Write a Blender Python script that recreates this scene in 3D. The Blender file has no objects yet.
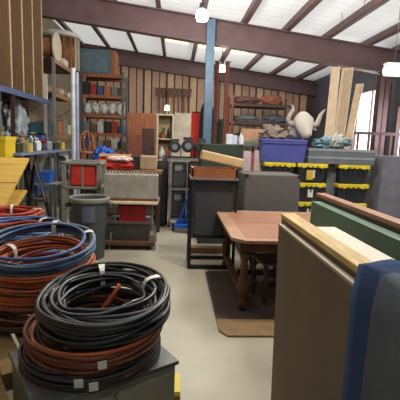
import bpy, bmesh, math, random
from mathutils import Vector, Matrix
random.seed(11)
S = bpy.context.scene
COL = S.collection
PI = math.pi

# ------------------------------------------------------------------ camera
EYE = 1.7
yc = Vector((-25, 60, -400)).normalized()
rho = math.radians(1.5)
zc = Vector((math.sin(rho), math.cos(rho), 0))
zc = (zc - yc * zc.dot(yc)).normalized()
xc = yc.cross(zc)
M = Matrix((xc, yc, zc))            # rows: world axes in camera space -> camera-to-world rotation
cam = bpy.data.objects.new('camera', bpy.data.cameras.new('camera'))
COL.objects.link(cam)
cam.matrix_world = Matrix.Translation((0, 0, EYE)) @ M.to_4x4()
cam.data.sensor_width = 36; cam.data.lens = 36
cam.data.clip_start = 0.02
S.camera = cam

def at(px, py, Y):
    d = M @ Vector((px - 200, 200 - py, -400))
    return Vector((0, 0, EYE)) + d * (Y / d.y)

# ------------------------------------------------------------------ materials
def lin(c):
    return tuple(((v/255)/12.92 if v/255 <= .04045 else ((v/255+.055)/1.055)**2.4) for v in c) + (1,)
MATS = {}
def mat(name, rgb, rough=.7, metal=0, var=.18, scale=6, bump=.1, stretch=(1,1,1), emit=0, rgb2=None, bscale=40, spec=.4):
    if name in MATS: return MATS[name]
    m = bpy.data.materials.new(name); m.use_nodes = True
    n, l = m.node_tree.nodes, m.node_tree.links
    b = n['Principled BSDF']
    tc = n.new('ShaderNodeTexCoord'); mp = n.new('ShaderNodeMapping')
    mp.inputs['Scale'].default_value = stretch
    l.new(tc.outputs['Object'], mp.inputs['Vector'])
    nz = n.new('ShaderNodeTexNoise'); nz.inputs['Scale'].default_value = scale; nz.inputs['Detail'].default_value = 5
    l.new(mp.outputs[0], nz.inputs['Vector'])
    cr = n.new('ShaderNodeValToRGB')
    c = lin(rgb); c2 = lin(rgb2) if rgb2 else None
    cr.color_ramp.elements[0].position = .3; cr.color_ramp.elements[1].position = .7
    cr.color_ramp.elements[0].color = tuple(v*(1-var) for v in c[:3]) + (1,) if not c2 else c2
    cr.color_ramp.elements[1].color = tuple(min(1, v*(1+var)) for v in c[:3]) + (1,)
    l.new(nz.outputs['Fac'], cr.inputs['Fac']); l.new(cr.outputs['Color'], b.inputs['Base Color'])
    b.inputs['Roughness'].default_value = rough; b.inputs['Metallic'].default_value = metal
    b.inputs['Specular IOR Level'].default_value = spec
    if bump:
        n2 = n.new('ShaderNodeTexNoise'); n2.inputs['Scale'].default_value = bscale
        l.new(mp.outputs[0], n2.inputs['Vector'])
        bp = n.new('ShaderNodeBump'); bp.inputs['Strength'].default_value = bump; bp.inputs['Distance'].default_value = .01
        l.new(n2.outputs['Fac'], bp.inputs['Height']); l.new(bp.outputs[0], b.inputs['Normal'])
    if emit:
        b.inputs['Emission Color'].default_value = lin(rgb); b.inputs['Emission Strength'].default_value = emit
    MATS[name] = m
    return m

def wood(name, rgb, rgb2=None, axis='x', rough=.6, scale=5):
    st = {'x': (1, 9, 9), 'y': (9, 1, 9), 'z': (9, 9, 1)}[axis]
    return mat(name, rgb, rough, 0, .2, scale, .12, st, 0, rgb2, 30)

CONC = mat('floor_concrete', (172,166,148), .42, 0, .10, 1.1, .03, rgb2=(154,147,128), bscale=12, spec=.45)
STEEL_R = mat('oxide_red_steel', (100,78,80), .6, 0, .15, 3, .05)
STEEL_R2 = mat('red_primer_steel', (104,48,38), .6, 0, .2, 5, .05)
STEEL_B = mat('blue_painted_steel', (74,98,122), .5, 0, .15, 5, .05)
ROOF = mat('white_insulation', (222,224,226), .7, 0, .05, 3, .5, (.4, 6, 1), bscale=3)
TAN = wood('pine_board', (180,150,130), (158,128,108), 'z')
TAN2 = wood('pine_board_pale', (196,170,142), (174,146,118), 'z')
GAP = mat('dark_wall_backing', (92,72,62), .9)
LWALL = mat('block_wall', (150,138,116), .9, 0, .12, 3, .3)
RWALL = mat('grey_metal_wall', (92,94,104), .6, 0, .1, 3, .1)
WIN = mat('daylight_pane', (255,252,240), .5, 0, 0, 1, 0, emit=3.2)
SKYL = mat('yellowed_skylight', (255,232,176), .5, 0, .03, 2, 0, emit=1.6)
LAMPM = mat('lamp_diffuser', (255,250,238), .4, 0, 0, 1, 0, emit=9)
BLACK = mat('black_plastic', (36,37,40), .5, 0, .2, 8, .05)
BLACKM = mat('black_metal', (38,37,38), .45, .3, .2, 8, .05)
RUB = mat('black_cable', (34,38,43), .36, 0, .25, 10, .04, spec=.6)
ORC = mat('orange_cable', (172,88,46), .45, 0, .25, 8, .05)
ORD = mat('rust_orange_cable', (112,62,42), .5, 0, .3, 8, .05)
BLC = mat('blue_cable', (66,98,146), .42, 0, .25, 8, .05)
GRC = mat('grey_blue_cable', (78,90,104), .42, 0, .25, 8, .05)
REC = mat('red_cable', (170,62,44), .45, 0, .2, 8, .05)
DKC = mat('charcoal_cable', (42,38,38), .5, 0, .3, 8, .05)
TAPE = mat('white_tape', (225,222,212), .6, 0, .06, 12, .05)
LABEL = mat('white_label', (214,212,204), .6, 0, .05, 12, 0)
METAL = mat('galvanised_steel', (158,160,162), .35, .7, .15, 6, .08)
GREYP = mat('grey_plastic', (122,122,116), .55, 0, .1, 5, .05)
GREYD = mat('dark_grey_plastic', (70,74,76), .55, 0, .12, 5, .05)
CABG = mat('grey_painted_metal', (132,130,114), .5, .1, .14, 4, .08)
CABT = mat('dark_scuffed_metal', (86,88,86), .4, .2, .3, 6, .1)
CARPET = mat('grey_carpet_covering', (102,99,97), .95, 0, .15, 60, .6, bscale=200, spec=.1)
CARPD = mat('charcoal_carpet_covering', (72,73,75), .95, 0, .15, 60, .6, bscale=200, spec=.1)
CARPG = mat('green_grey_carpet', (62,70,62), .95, 0, .15, 60, .6, bscale=200, spec=.1)
PANB = mat('taupe_panel', (112,98,82), .75, 0, .08, 3, .12, bscale=120, spec=.2)
PANE = mat('pale_edging', (168,156,134), .6, 0, .1, 5, .05)
PLYT = wood('plywood_edge', (198,172,112), (172,142,86), 'y')
WHB = mat('white_board', (212,206,188), .6, 0, .06, 4, .05)
GREENB = mat('green_board', (86,112,92), .6, 0, .14, 4, .1)
REDW = wood('reddish_wood_edge', (156,112,86), (128,88,66), 'y')
QUILT = mat('slate_blanket', (92,98,108), .95, 0, .15, 9, .25, bscale=20, spec=.1)
HEM = mat('navy_blanket_hem', (52,70,104), .95, 0, .15, 9, .25, bscale=20, spec=.1)
TTOP = wood('brown_tabletop', (158,118,96), (136,94,74), 'x', .38, 4)
TTRIM = wood('tabletop_border', (170,134,108), (146,110,88), 'x', .4, 4)
TLEG = wood('dark_table_wood', (84,50,34), (60,34,24), 'z', .45)
FBRD = wood('brown_floor_board', (128,98,66), (108,80,52), 'x', .6)
YEL = wood('yellow_plywood', (190,154,70), (176,138,58), 'x', .6, 2)
YLID = mat('yellow_lid_plastic', (212,190,52), .45, 0, .08, 6, .05)
YBIN = mat('yellow_plastic', (214,184,40), .45, 0, .08, 6, .05)
TOTE = mat('black_tote_plastic', (40,42,50), .5, 0, .15, 6, .08)
BLUEB = mat('blue_tote_plastic', (74,80,146), .45, 0, .1, 6, .08)
BLUE = mat('bright_blue_plastic', (34,86,176), .45, 0, .12, 6, .05)
REDF = mat('red_fabric', (182,48,42), .85, 0, .2, 8, .4)
REDP = mat('red_plastic', (164,28,26), .5, 0, .15, 6, .05)
CARD = mat('cardboard', (160,126,88), .9, 0, .1, 6, .1)
CARDD = mat('brown_cardboard', (124,92,62), .9, 0, .12, 4, .1)
BONE = mat('weathered_bone_paint', (172,166,158), .65, 0, .1, 5, .2)
HORNM = mat('horn_grey', (156,148,138), .6, 0, .15, 6, .1)
CREAM = mat('cream_paint', (196,184,162), .6, 0, .06, 5, .05)
WHITE = mat('white_plaster', (196,190,180), .6, 0, .05, 5, .1)
WBAG = mat('white_sack', (196,194,188), .85, 0, .1, 7, .6, bscale=14)
SILV = mat('silver_plastic_wrap', (150,158,164), .35, .1, .2, 8, .9, bscale=10)
ORBE = mat('orange_beam', (146,88,60), .5, .1, .2, 6, .05)
BLBE = mat('blue_beam', (62,78,116), .5, .1, .2, 6, .05)
UPR = mat('grey_upright', (92,98,100), .5, .3, .2, 6, .05)
OWOOD = wood('orange_wood', (152,96,60), (128,76,46), 'z', .45)
BWOOD = wood('cabinet_brown_wood', (134,82,50), (108,62,40), 'z', .5)
DWOOD = wood('dark_brown_wood', (66,44,38), (48,32,28), 'z', .5)
PALL = wood('pallet_wood', (132,106,66), (104,80,48), 'x', .8)
LPLY = wood('pale_plank', (192,172,148), (176,154,130), 'z', .7)
TEAL = mat('teal_grey_case', (80,104,112), .6, 0, .15, 6, .1)
ALU = mat('aluminium_case', (150,156,162), .4, .3, .1, 6, .1)
GCASE = mat('grey_case', (96,102,110), .6, 0, .12, 6, .1)
PURP = mat('purple_grey_cloth', (66,62,84), .95, 0, .2, 6, .6, bscale=12)
DCLOTH = mat('dark_cloth', (34,36,40), .95, 0, .2, 8, .5)
TURQ = mat('turquoise_sheeting', (118,158,168), .4, 0, .2, 10, .8, bscale=12)
GREEN = mat('leaf_green', (70,92,48), .7, 0, .3, 20, .1)
GLASSY = mat('dark_green_glass', (38,52,40), .2, 0, .2, 8, 0)
MAROON = mat('maroon_tarp', (92,62,58), .85, 0, .2, 5, .5, bscale=10)
GREYT = mat('grey_tarp', (88,88,92), .85, 0, .2, 5, .5, bscale=10)

# ------------------------------------------------------------------ mesh helpers
class MB:
    def __init__(s): s.bm = bmesh.new(); s.mi = 0
    def _f(s, vs):
        try:
            f = s.bm.faces.new(vs); f.material_index = s.mi; return f
        except ValueError: return None
    def hexa(s, p):
        v = [s.bm.verts.new(q) for q in p]
        for a in ((0,3,2,1),(4,5,6,7),(0,1,5,4),(1,2,6,5),(2,3,7,6),(3,0,4,7)): s._f([v[i] for i in a])
        return s
    def box(s, x0,x1,y0,y1,z0,z1, t=0):      # t: taper inset at the bottom
        return s.hexa([(x0+t,y0+t,z0),(x1-t,y0+t,z0),(x1-t,y1-t,z0),(x0+t,y1-t,z0),(x0,y0,z1),(x1,y0,z1),(x1,y1,z1),(x0,y1,z1)])
    def rbox(s, x0,x1,y0,y1,z0,z1, r=.02, seg=2):  # rounded box
        b2 = bmesh.new(); bmesh.ops.create_cube(b2, size=1)
        for v in b2.verts:
            v.co = Vector((x0+(v.co.x+.5)*(x1-x0), y0+(v.co.y+.5)*(y1-y0), z0+(v.co.z+.5)*(z1-z0)))
        bmesh.ops.bevel(b2, geom=b2.edges[:], offset=r, segments=seg, affect='EDGES', profile=.5)
        me = bpy.data.meshes.new('t'); b2.to_mesh(me); b2.free()
        for f in s._add(me): f.material_index = s.mi
        return s
    def _add(s, me):
        n = len(s.bm.faces); s.bm.from_mesh(me); bpy.data.meshes.remove(me)
        s.bm.faces.ensure_lookup_table()
        return s.bm.faces[n:]
    def beam(s, a, b, w, h=None, up=(0,0,1)):  # square bar between points
        a, b = Vector(a), Vector(b); h = h or w
        d = (b-a).normalized(); u = Vector(up)
        if abs(d.dot(u)) > .95: u = Vector((0,1,0))
        x = d.cross(u).normalized(); z = x.cross(d)
        q = []
        for e in (a, b):
            q += [e - x*w/2 - z*h/2, e + x*w/2 - z*h/2, e + x*w/2 + z*h/2, e - x*w/2 + z*h/2]
        return s.hexa(q)
    def loft(s, path, rad, seg=10, cap=True, closed=False):
        P = [Vector(p) for p in path]; n = len(P)
        if not isinstance(rad, (list, tuple)): rad = [rad]*n
        rings = []; ref = None
        for i, p in enumerate(P):
            if closed: t = (P[(i+1)%n]-P[i-1]).normalized()
            else: t = (P[min(i+1,n-1)]-P[max(i-1,0)]).normalized()
            if ref is None:
                ref = Vector((0,0,1)) if abs(t.z) < .9 else Vector((1,0,0))
            a = (ref - t*ref.dot(t)).normalized(); b = t.cross(a); ref = a
            r = rad[i]; ra, rb = r if isinstance(r, (list, tuple)) else (r, r)
            rings.append([s.bm.verts.new(p + a*math.cos(2*PI*k/seg)*ra + b*math.sin(2*PI*k/seg)*rb) for k in range(seg)])
        for i in range(n if closed else n-1):
            A, B = rings[i], rings[(i+1)%n]
            for k in range(seg): s._f([A[k], A[(k+1)%seg], B[(k+1)%seg], B[k]])
        if cap and not closed:
            s._f(rings[0][::-1]); s._f(rings[-1])
        return s
    def lathe(s, prof, c=(0,0,0), seg=20, cap=True):
        c = Vector(c); rings = []
        for r, z in prof:
            rings.append([s.bm.verts.new(c + Vector((r*math.cos(2*PI*k/seg), r*math.sin(2*PI*k/seg), z))) for k in range(seg)])
        for A, B in zip(rings, rings[1:]):
            for k in range(seg): s._f([A[k], A[(k+1)%seg], B[(k+1)%seg], B[k]])
        if cap: s._f(rings[0][::-1]); s._f(rings[-1])
        return s
    def prism(s, pts, z0, z1):
        a = [s.bm.verts.new((x,y,z0)) for x,y in pts]; b = [s.bm.verts.new((x,y,z1)) for x,y in pts]; n = len(pts)
        s._f(a[::-1]); s._f(b)
        for k in range(n): s._f([a[k], a[(k+1)%n], b[(k+1)%n], b[k]])
        return s
    def blob(s, c, r, amp=.12, fr=3, seed=0, sub=3, flat=True):
        b2 = bmesh.new(); bmesh.ops.create_icosphere(b2, subdivisions=sub, radius=1)
        from mathutils import noise
        for v in b2.verts:
            d = 1 + amp*noise.noise(v.co*fr*.6 + Vector((seed*7.3, seed*1.7, 0))) + amp*.5*noise.noise(v.co*fr*1.7 + Vector((seed*3.1,0,4)))
            q = v.co*d
            if flat: q.z = max(q.z, -.8)
            v.co = Vector(c) + Vector((q.x*r[0], q.y*r[1], q.z*r[2]))
        me = bpy.data.meshes.new('t'); b2.to_mesh(me); b2.free()
        for f in s._add(me): f.material_index = s.mi
        return s
    def build(s, name, m, parent=None, smooth=False, loc=None, rot=None, bevel=0):
        me = bpy.data.meshes.new(name)
        bmesh.ops.recalc_face_normals(s.bm, faces=s.bm.faces[:])
        s.bm.to_mesh(me); s.bm.free()
        for q in (m if isinstance(m, (list, tuple)) else [m]): me.materials.append(q)
        if smooth:
            for p in me.polygons: p.use_smooth = True
        o = bpy.data.objects.new(name, me); COL.objects.link(o)
        if parent: o.parent = parent
        if loc is not None: o.location = loc
        if rot is not None: o.rotation_euler = rot if isinstance(rot, (tuple, list)) else (0,0,rot)
        if bevel:
            md = o.modifiers.new('bevel', 'BEVEL'); md.width = bevel; md.segments = 2; md.limit_method = 'ANGLE'
        if smooth:
            try:
                ws = o.modifiers.new('ws', 'WEIGHTED_NORMAL'); ws.keep_sharp = True
            except Exception: pass
        return o

def tag(o, label, cat, group=None, kind=None):
    if label: o['label'] = label
    if cat: o['category'] = cat
    if group: o['group'] = group
    if kind: o['kind'] = kind
    return o
def thing(name, label, cat, loc=(0,0,0), rz=0, group=None, rot=None):
    o = bpy.data.objects.new(name, None); COL.objects.link(o); o.empty_display_size = .1
    o.location = loc; o.rotation_euler = rot or (0,0,rz)
    return tag(o, label, cat, group)
def struct(o): o['kind'] = 'structure'; return o
def dup(root, loc, rz=None, label=None, group=None):
    r = root.copy(); COL.objects.link(r); r.location = loc
    if rz is not None: r.rotation_euler = (0,0,rz)
    if label: r['label'] = label
    if group: r['group'] = group
    for ch in list(root.children):
        c = ch.copy(); COL.objects.link(c); c.parent = r
        for g in ch.children:
            d = g.copy(); COL.objects.link(d); d.parent = c
    return r

# ------------------------------------------------------------------ the building
XL, XR, YB, YF = -4.1, 5.75, 17.0, -5.0
SL = .11
def roof_z(x): return 4.98 - SL*x          # underside of the roof sheeting
struct(MB().box(XL-.2, XR+.2, YF-.2, YB+.3, -.12, 0).build('floor', CONC))
mb = MB(); prev = None; n = 220
for j in range(n+1):      # sheeting ribbed across the slope, letting some daylight through
    y = YF-.2 + (YB-YF+.5)*j/n; dz = .012 + .011*math.sin(j*2.1)
    row = [mb.bm.verts.new((x, y, roof_z(x)+dz)) for x in (XL-.2, 0, XR+.2)]
    if prev:
        for k in range(2): mb._f([prev[k], prev[k+1], row[k+1], row[k]])
    prev = row
struct(mb.build('ceiling', ROOF, smooth=False))
_n, _l = ROOF.node_tree.nodes, ROOF.node_tree.links
tr = _n.new('ShaderNodeBsdfTranslucent'); tr.inputs['Color'].default_value = (.93,.93,.92,1)
mx = _n.new('ShaderNodeMixShader'); mx.inputs[0].default_value = .3
_l.new(_n['Principled BSDF'].outputs[0], mx.inputs[1]); _l.new(tr.outputs[0], mx.inputs[2])
_l.new(mx.outputs[0], _n['Material Output'].inputs['Surface'])
struct(MB().box(XL-.2, XL, YF-.2, YB, 0, 5.5).build('wall_left', LWALL))
# right wall with two openings
W = [(8.5, 10.25, 2.75), (10.75, 12.8, 3.35)]; wz0 = 1.5
mb = MB()
mb.box(XR, XR+.2, YF-.2, W[0][0], 0, 5)
mb.box(XR, XR+.2, W[0][1], W[1][0], 0, 5)
mb.box(XR, XR+.2, W[1][1], YB, 0, 5)
for a, b, wz1 in W: mb.box(XR, XR+.2, a, b, 0, wz0); mb.box(XR, XR+.2, a, b, wz1, 5)
struct(mb.build('wall_right', RWALL))
for i, (a, b, wz1) in enumerate(W):
    t = bpy.data.objects.new('window_%d' % (i+1), None); COL.objects.link(t); struct(t)
    t.location = (XR, a, wz0)
    MB().box(.1, .12, 0, b-a, 0, wz1-wz0).build('pane', WIN, t)
    m2 = MB()
    m2.box(-.02,.06,-.05,b-a+.05,-.06,0).box(-.02,.06,-.05,b-a+.05,wz1-wz0,wz1-wz0+.06).box(-.02,.06,-.05,.02,0,wz1-wz0).box(-.02,.06,b-a-.02,b-a+.05,0,wz1-wz0)
    m2.box(0,.05,(b-a)/2-.025,(b-a)/2+.025,0,wz1-wz0)
    m2.build('window_frame', STEEL_R, t)
# back wall: dark backing, pine boards with gaps, a horizontal nailer
wb = struct(MB().box(XL, XR, YB, YB+.2, 0, 5.4).build('wall_back', GAP))
mb = MB(); x = XL+.02; k = 0
while x < XR-.3:
    w = .25 + .025*math.sin(k*2.1)
    mb.mi = 0 if (k*7) % 3 else 1
    mb.box(x, x+w, YB-.05-.02*(k % 2), YB-.001, .02, roof_z(x+w)-.35)
    x += .31; k += 1
mb.build('wall_board', [TAN, TAN2], wb)
struct(MB().box(XL, XR, YF-.2, YF, 0, 5.4).build('wall_front', RWALL))
# steel: rafters, purlins, columns
def ibeam(y, h=.62, fl=.26):
    m = MB(); drop = .17
    for (a, b, hw) in ((0,.03,fl/2), (.03,h-.03,.02), (h-.03,h,fl/2)):
        def q(x, d): return roof_z(x)-drop-d
        m.hexa([(XL,y-hw,q(XL,b)),(XR,y-hw,q(XR,b)),(XR,y+hw,q(XR,b)),(XL,y+hw,q(XL,b)),
                (XL,y-hw,q(XL,a)),(XR,y-hw,q(XR,a)),(XR,y+hw,q(XR,a)),(XL,y+hw,q(XL,a))])
    return m
for i, y in enumerate((-1.5, 10.5-6.3, 10.5, 16.6)):
    if i == 1: continue
    struct(ibeam(y, .62 if i < 3 else .5).build('trim_%d' % (i+1), STEEL_R))
i = 0; x = -3.75
while x < XR-.2:
    m = MB()
    m.box(x-.03, x+.03, YF, YB, roof_z(x)-.165, roof_z(x)-.004+.0)
    m.box(x-.03, x+.09, YF, YB, roof_z(x)-.168, roof_z(x)-.155)
    struct(m.build('trim_%d' % (10+i), STEEL_R))
    i += 1; x += 1.08
# translucent skylight strips let into the roof
for i, (x0, x1, y0, y1) in enumerate(((.55, 2.35, 13.3, 14.3), (2.5, 3.9, 7.35, 8.0), (-.4,.35,13.3,14.3))):
    d = .012
    struct(MB().hexa([(x0,y0,roof_z(x0)-d),(x1,y0,roof_z(x1)-d),(x1,y1,roof_z(x1)-d),(x0,y1,roof_z(x0)-d),
               (x0,y0,roof_z(x0)-.001),(x1,y0,roof_z(x1)-.001),(x1,y1,roof_z(x1)-.001),(x0,y1,roof_z(x0)-.001)]).build('window_%d' % (3+i), SKYL))
def hcolumn(x, y, top, name, m, w=.2, d=.25):
    q = MB()
    q.box(-w/2,w/2,-d/2,-d/2+.02,0.02,top).box(-w/2,w/2,d/2-.02,d/2,0.02,top).box(-.01,.01,-d/2,d/2,0.02,top)
    q.box(-w/2-.05,w/2+.05,-d/2-.05,d/2+.05,0,.02)
    return q.build(name, m, loc=(x,y,0))
struct(hcolumn(XR-.35, 10.5, roof_z(XR-.35)-.80, 'trim_30', STEEL_R, .26, .25))
struct(hcolumn(XL+.25, 10.5, roof_z(XL+.25)-.80, 'trim_31', STEEL_R, .26, .25))
c = at(207, 140, 10.15)
o = MB().box(-.1,.1,-.1,.1,.02,4.62).box(-.17,.17,-.17,.17,0,.02).build('steel_column', STEEL_B, loc=(c.x, 10.25, 0))
tag(o, 'tall blue painted steel column rising from the floor to the red roof beam', 'column')

# twin rust red posts behind the blue column
def post(px, lab, Y=11.6, z=3.9):
    c = at(px, 100, Y)
    t = thing('steel_post', lab, 'post', (c.x, Y, 0))
    MB().box(-.055,.055,-.055,.055,.015,z).build('shaft', STEEL_R2, t)
    MB().box(-.12,.12,-.12,.12,0,.015).build('base_plate', STEEL_R2, t)
    MB().box(-.09,.09,-.09,.09,z,z+.02).build('top_plate', STEEL_R2, t)
post(216, 'rust red steel post nearer the blue column, left of the pair')
post(226, 'rust red steel post farther from the blue column, right of the pair')

# ------------------------------------------------------------------ lamps
def lamp(x, y, z, lab, power):
    t = thing('high_bay_lamp', lab, 'lamp', (x, y, z))
    top = roof_z(x)-z-.17
    MB().loft([(0,0,.26),(0,0,top+.16)], .012, 6).build('cord', BLACKM, t)
    MB().lathe([(.05,.27),(.06,.17),(.05,.165)], seg=16).build('ballast', GREYD, t, True)
    MB().lathe([(.04,.17),(.1,.13),(.13,.02),(.1,-.05),(.02,-.07)], seg=20).build('globe', LAMPM, t, True)
    L = bpy.data.lights.new('lamp_light', 'POINT'); L.energy = power; L.shadow_soft_size = .16; L.color = (1,.95,.86)
    lo = bpy.data.objects.new('lamp_light', L); COL.objects.link(lo); lo.parent = t; lo.location = (0,0,-.26)
c = at(202, 18, 8.2)
lamp(c.x, 8.2, c.z, 'glowing white lamp hanging from the roof near the blue column', 210)
c = at(222, 70, 13.2)
lamp(c.x, 13.2, c.z, 'small distant glowing lamp hanging between the rust red posts', 120)
lamp(1.15, 4.15, 4.15, 'added unseen lamp high above the brown table', 330)  # out of view, added to throw a sharper shadow under the table
lamp(-2.0, 5.5, 4.2, 'added unseen lamp high above the left racks', 60)  # unseen lamp added as fill over the left side
lamp(3.6, 5.4, 4.0, 'added unseen lamp high above the stacked totes', 150)  # added lamp kept above the view, extra light for the right side
lamp(1.0, -1.0, 4.2, 'added unseen lamp high behind the camera', 30)  # added weak fill lamp, never in view
# tube light at the right edge
c = at(397, 71, 6.2)
t = thing('tube_light', 'white glowing tube light fitting hung near the right edge under the roof', 'lamp', (c.x, 6.2, c.z))
MB().loft([(-.2,0,0),(-.185,0,0),(.6,0,0)], [.06,.085,.085], 14).build('diffuser', mat('tube_diffuser',(255,250,240),.4,0,0,1,0,emit=1.4), t, True)
MB().box(-.2,.6,-.06,.06,.08,.11).build('housing', WHITE, t)
for x in (-.05,.5): MB().loft([(x,0,.1),(x,0,roof_z(c.x+x)-c.z+.0)], .006, 5).build('hanger', BLACKM, t)

w = bpy.data.worlds.new('world'); S.world = w; w.use_nodes = True
w.node_tree.nodes['Background'].inputs[0].default_value = (.97,.97,.97,1)
w.node_tree.nodes['Background'].inputs[1].default_value = 1.9
# ------------------------------------------------------------------ daylight through the windows
for (a, b, wz1) in W:
    L = bpy.data.lights.new('window_daylight', 'AREA'); L.shape = 'RECTANGLE'; L.size = b-a; L.size_y = wz1-wz0
    L.energy = 60; L.color = (.9,.95,1)
    lo = bpy.data.objects.new('window_daylight', L); COL.objects.link(lo)
    lo.location = (XR+.08, (a+b)/2, (wz0+wz1)/2); lo.rotation_euler = (0, PI/2, 0)

# ------------------------------------------------------------------ cable coils
def smooth_rand(rng, n, k):
    ph = [rng.uniform(0, 2*PI) for _ in range(k)]; am = [rng.uniform(.4, 1)/(j+1) for j in range(k)]
    return [sum(a*math.sin((j+1)*2*PI*i/n + p) for j, (a, p) in enumerate(zip(am, ph))) for i in range(n)]
def coil(name, lab, cat, loc, R, h, wid, turns, cr, mats, seed, tapes=(), tilt=(0,0), grp=None, tail=None, wob=.35, labels=()):
    """a hank of cable: many turns bundled in a ring, resting with its lowest turn at z=0"""
    rng = random.Random(seed); N = 56
    t = thing(name, lab, cat, loc, rot=(tilt[0], tilt[1], rng.uniform(0, 6)), group=None)
    t.rotation_mode = 'ZYX'
    rz = t.rotation_euler[2]
    m = MB()
    for k in range(turns):
        lev = (k + .5)/turns
        z0 = cr + lev*(h-2*cr); r0 = R - cr - wid*rng.random()*(1 if lev < .8 else .9)
        if rng.random() < .5: r0 = R - cr - wid*.25*rng.random()
        dr, dz = smooth_rand(rng, N, 3), smooth_rand(rng, N, 3)
        ex, ea = rng.uniform(-.012, .012), rng.uniform(0, 6)
        pts = []
        for i in range(N):
            a = 2*PI*i/N
            r = r0 + dr[i]*wid*wob*.35 + ex*math.cos(a-ea)
            r = max(R-wid*1.15, min(R-cr, r))
            z = max(cr, min(h-cr*.6, z0 + dz[i]*h*wob*.28))
            pts.append((r*math.cos(a), r*math.sin(a), z))
        m.mi = 0 if len(mats) == 1 or rng.random() < .62 else rng.randrange(1, len(mats))
        m.loft(pts, cr, 7, closed=True)
    m.build('cable', mats, t, True)
    for a in tapes:
        a -= rz
        q = MB(); rc = R - wid/2
        rings = []
        for s_ in (-1, 1):
            ring = []
            for k in range(14):
                b = 2*PI*k/14
                r = rc + (wid/2+cr*.9)*math.copysign(abs(math.cos(b))**.7, math.cos(b)); z = h/2 + (h/2+.003)*math.copysign(abs(math.sin(b))**.7, math.sin(b))
                ta = a + s_*.018/R
                ring.append((r*math.cos(ta), r*math.sin(ta), z))
            rings.append(ring)
        V = [[q.bm.verts.new(p) for p in r_] for r_ in rings]
        for k in range(14): q._f([V[0][k], V[0][(k+1)%14], V[1][(k+1)%14], V[1][k]])
        q.build('tape_band', TAPE, t).modifiers.new('sol', 'SOLIDIFY').thickness = .003
    for a, z in labels:
        a -= rz; q = MB(); r0, r1 = R+.001, R+.006; da = .017/R
        q.hexa([(r*math.cos(b), r*math.sin(b), zz) for zz in (z-.016, z+.018) for r, b in ((r0,a-da),(r1,a-da),(r1,a+da),(r0,a+da))])
        q.build('tag', LABEL, t)
    if tail:
        MB().loft([(p[0], p[1], p[2]) for p in tail], cr, 8).build('cable_end', mats[0], t, True)
    return t
def ang(d): return math.radians(d)

# cabinet under the near coils, turned about 32 degrees
u = Vector((-.848, -.53, 0)); v = Vector((-.53, .848, 0)); K = Vector((.045, 1.675, 0)); RZ = math.atan2(-.53, -.848)
def uv(a, b, z=0): return K + u*a + v*b + Vector((0,0,z))
t = thing('metal_cabinet', 'low scuffed grey metal cabinet under the black and orange cable coils', 'cabinet', K, math.atan2(u.y, u.x))
# local x = u, local y = -v  (rotation keeps handedness), so y runs negative into the depth
def Lc(o, *b): x0,x1,y0,y1,z0,z1 = b; return o.box(x0,x1,-y1,-y0,z0,z1)
m = MB(); Lc(m, .012,.608,.012,.468,.06,.70); m.build('body', CABG, t, bevel=.004)
m = MB(); Lc(m, 0,.62,0,.48,.70,.72); m.build('top_panel', CABT, t, bevel=.004)
m = MB(); Lc(m, .03,.59,.03,.45,0,.06); m.build('plinth', BLACKM, t)
m = MB(); Lc(m, .03,.3,-.001,.012,.1,.67); d = m.build('door', CABG, t, bevel=.003)
m = MB(); Lc(m, .27,.285,-.015,0,.36,.46); m.build('handle', METAL, d)
m = MB(); Lc(m, .32,.59,-.001,.012,.1,.67); d = m.build('door', CABG, t, bevel=.003)
m = MB(); Lc(m, .335,.35,-.015,0,.36,.46); m.build('handle', METAL, d)

cA = Vector((-.300, 1.77, .72))
coil('cable_coil', 'dark charcoal and rust cable coil at the bottom of the nearest stack', 'cable coil', cA + Vector((-.055,-.01,0)), .315, .085, .10, 20, .008, [DKC, ORD, ORC], 3, [], tilt=(.03,-.02), wob=.7, labels=[(ang(272),.05),(ang(282),.03)])
coil('cable_coil', 'bright orange cable coil in the middle of the nearest stack', 'cable coil', cA + Vector((-.04,0,.085)), .31, .085, .10, 20, .008, [ORD, ORC, DKC, DKC], 5, [], tilt=(.08,-.02), wob=.7, labels=[(ang(285),.04)])
coil('cable_coil', 'thick black cable coil bound with white tape on top of the nearest stack', 'cable coil', cA + Vector((0,.01,.185)), .30, .115, .105, 30, .0092, [RUB, RUB, DKC], 8, [ang(103), ang(28)], wob=.8, tilt=(.12,-.02))
o = MB().loft([(-.03,.10,.16),(.0,.125,.19),(.03,.13,.235),(.045,.15,.262)], .012, 8).build('cable_end', ORC, smooth=True, loc=cA)
tag(o, 'short bright orange cable end poking up inside the black coil', 'cable')

# slatted pallet benches
def bench(lab, a0, a1, b0, b1, z=.6):
    t = thing('slatted_bench', lab, 'bench', K, math.atan2(u.y, u.x))
    n = max(3, int((a1-a0)/.13)); w = (a1-a0)/n
    for k in range(n):
        m = MB(); Lc(m, a0+k*w+.012, a0+(k+1)*w-.012, b0, b1, z-.022, z); m.build('slat', PALL, t)
    for b in (b0+.02, (b0+b1)/2, b1-.07):
        m = MB(); Lc(m, a0+.01, a1-.01, b, b+.05, z-.1, z-.022); m.build('rail', PALL, t)
    for a in (a0+.02, a1-.09):
        for b in (b0+.02, b1-.09):
            m = MB(); Lc(m, a, a+.07, b, b+.07, 0, z-.1); m.build('leg', PALL, t)
bench('slatted wooden bench running back under the blue and orange coils', -.02, 1.2, .50, 2.92)
bench('short slatted wooden bench beside the grey metal cabinet at bottom left', .64, 1.25, -.15, .48)

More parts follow.
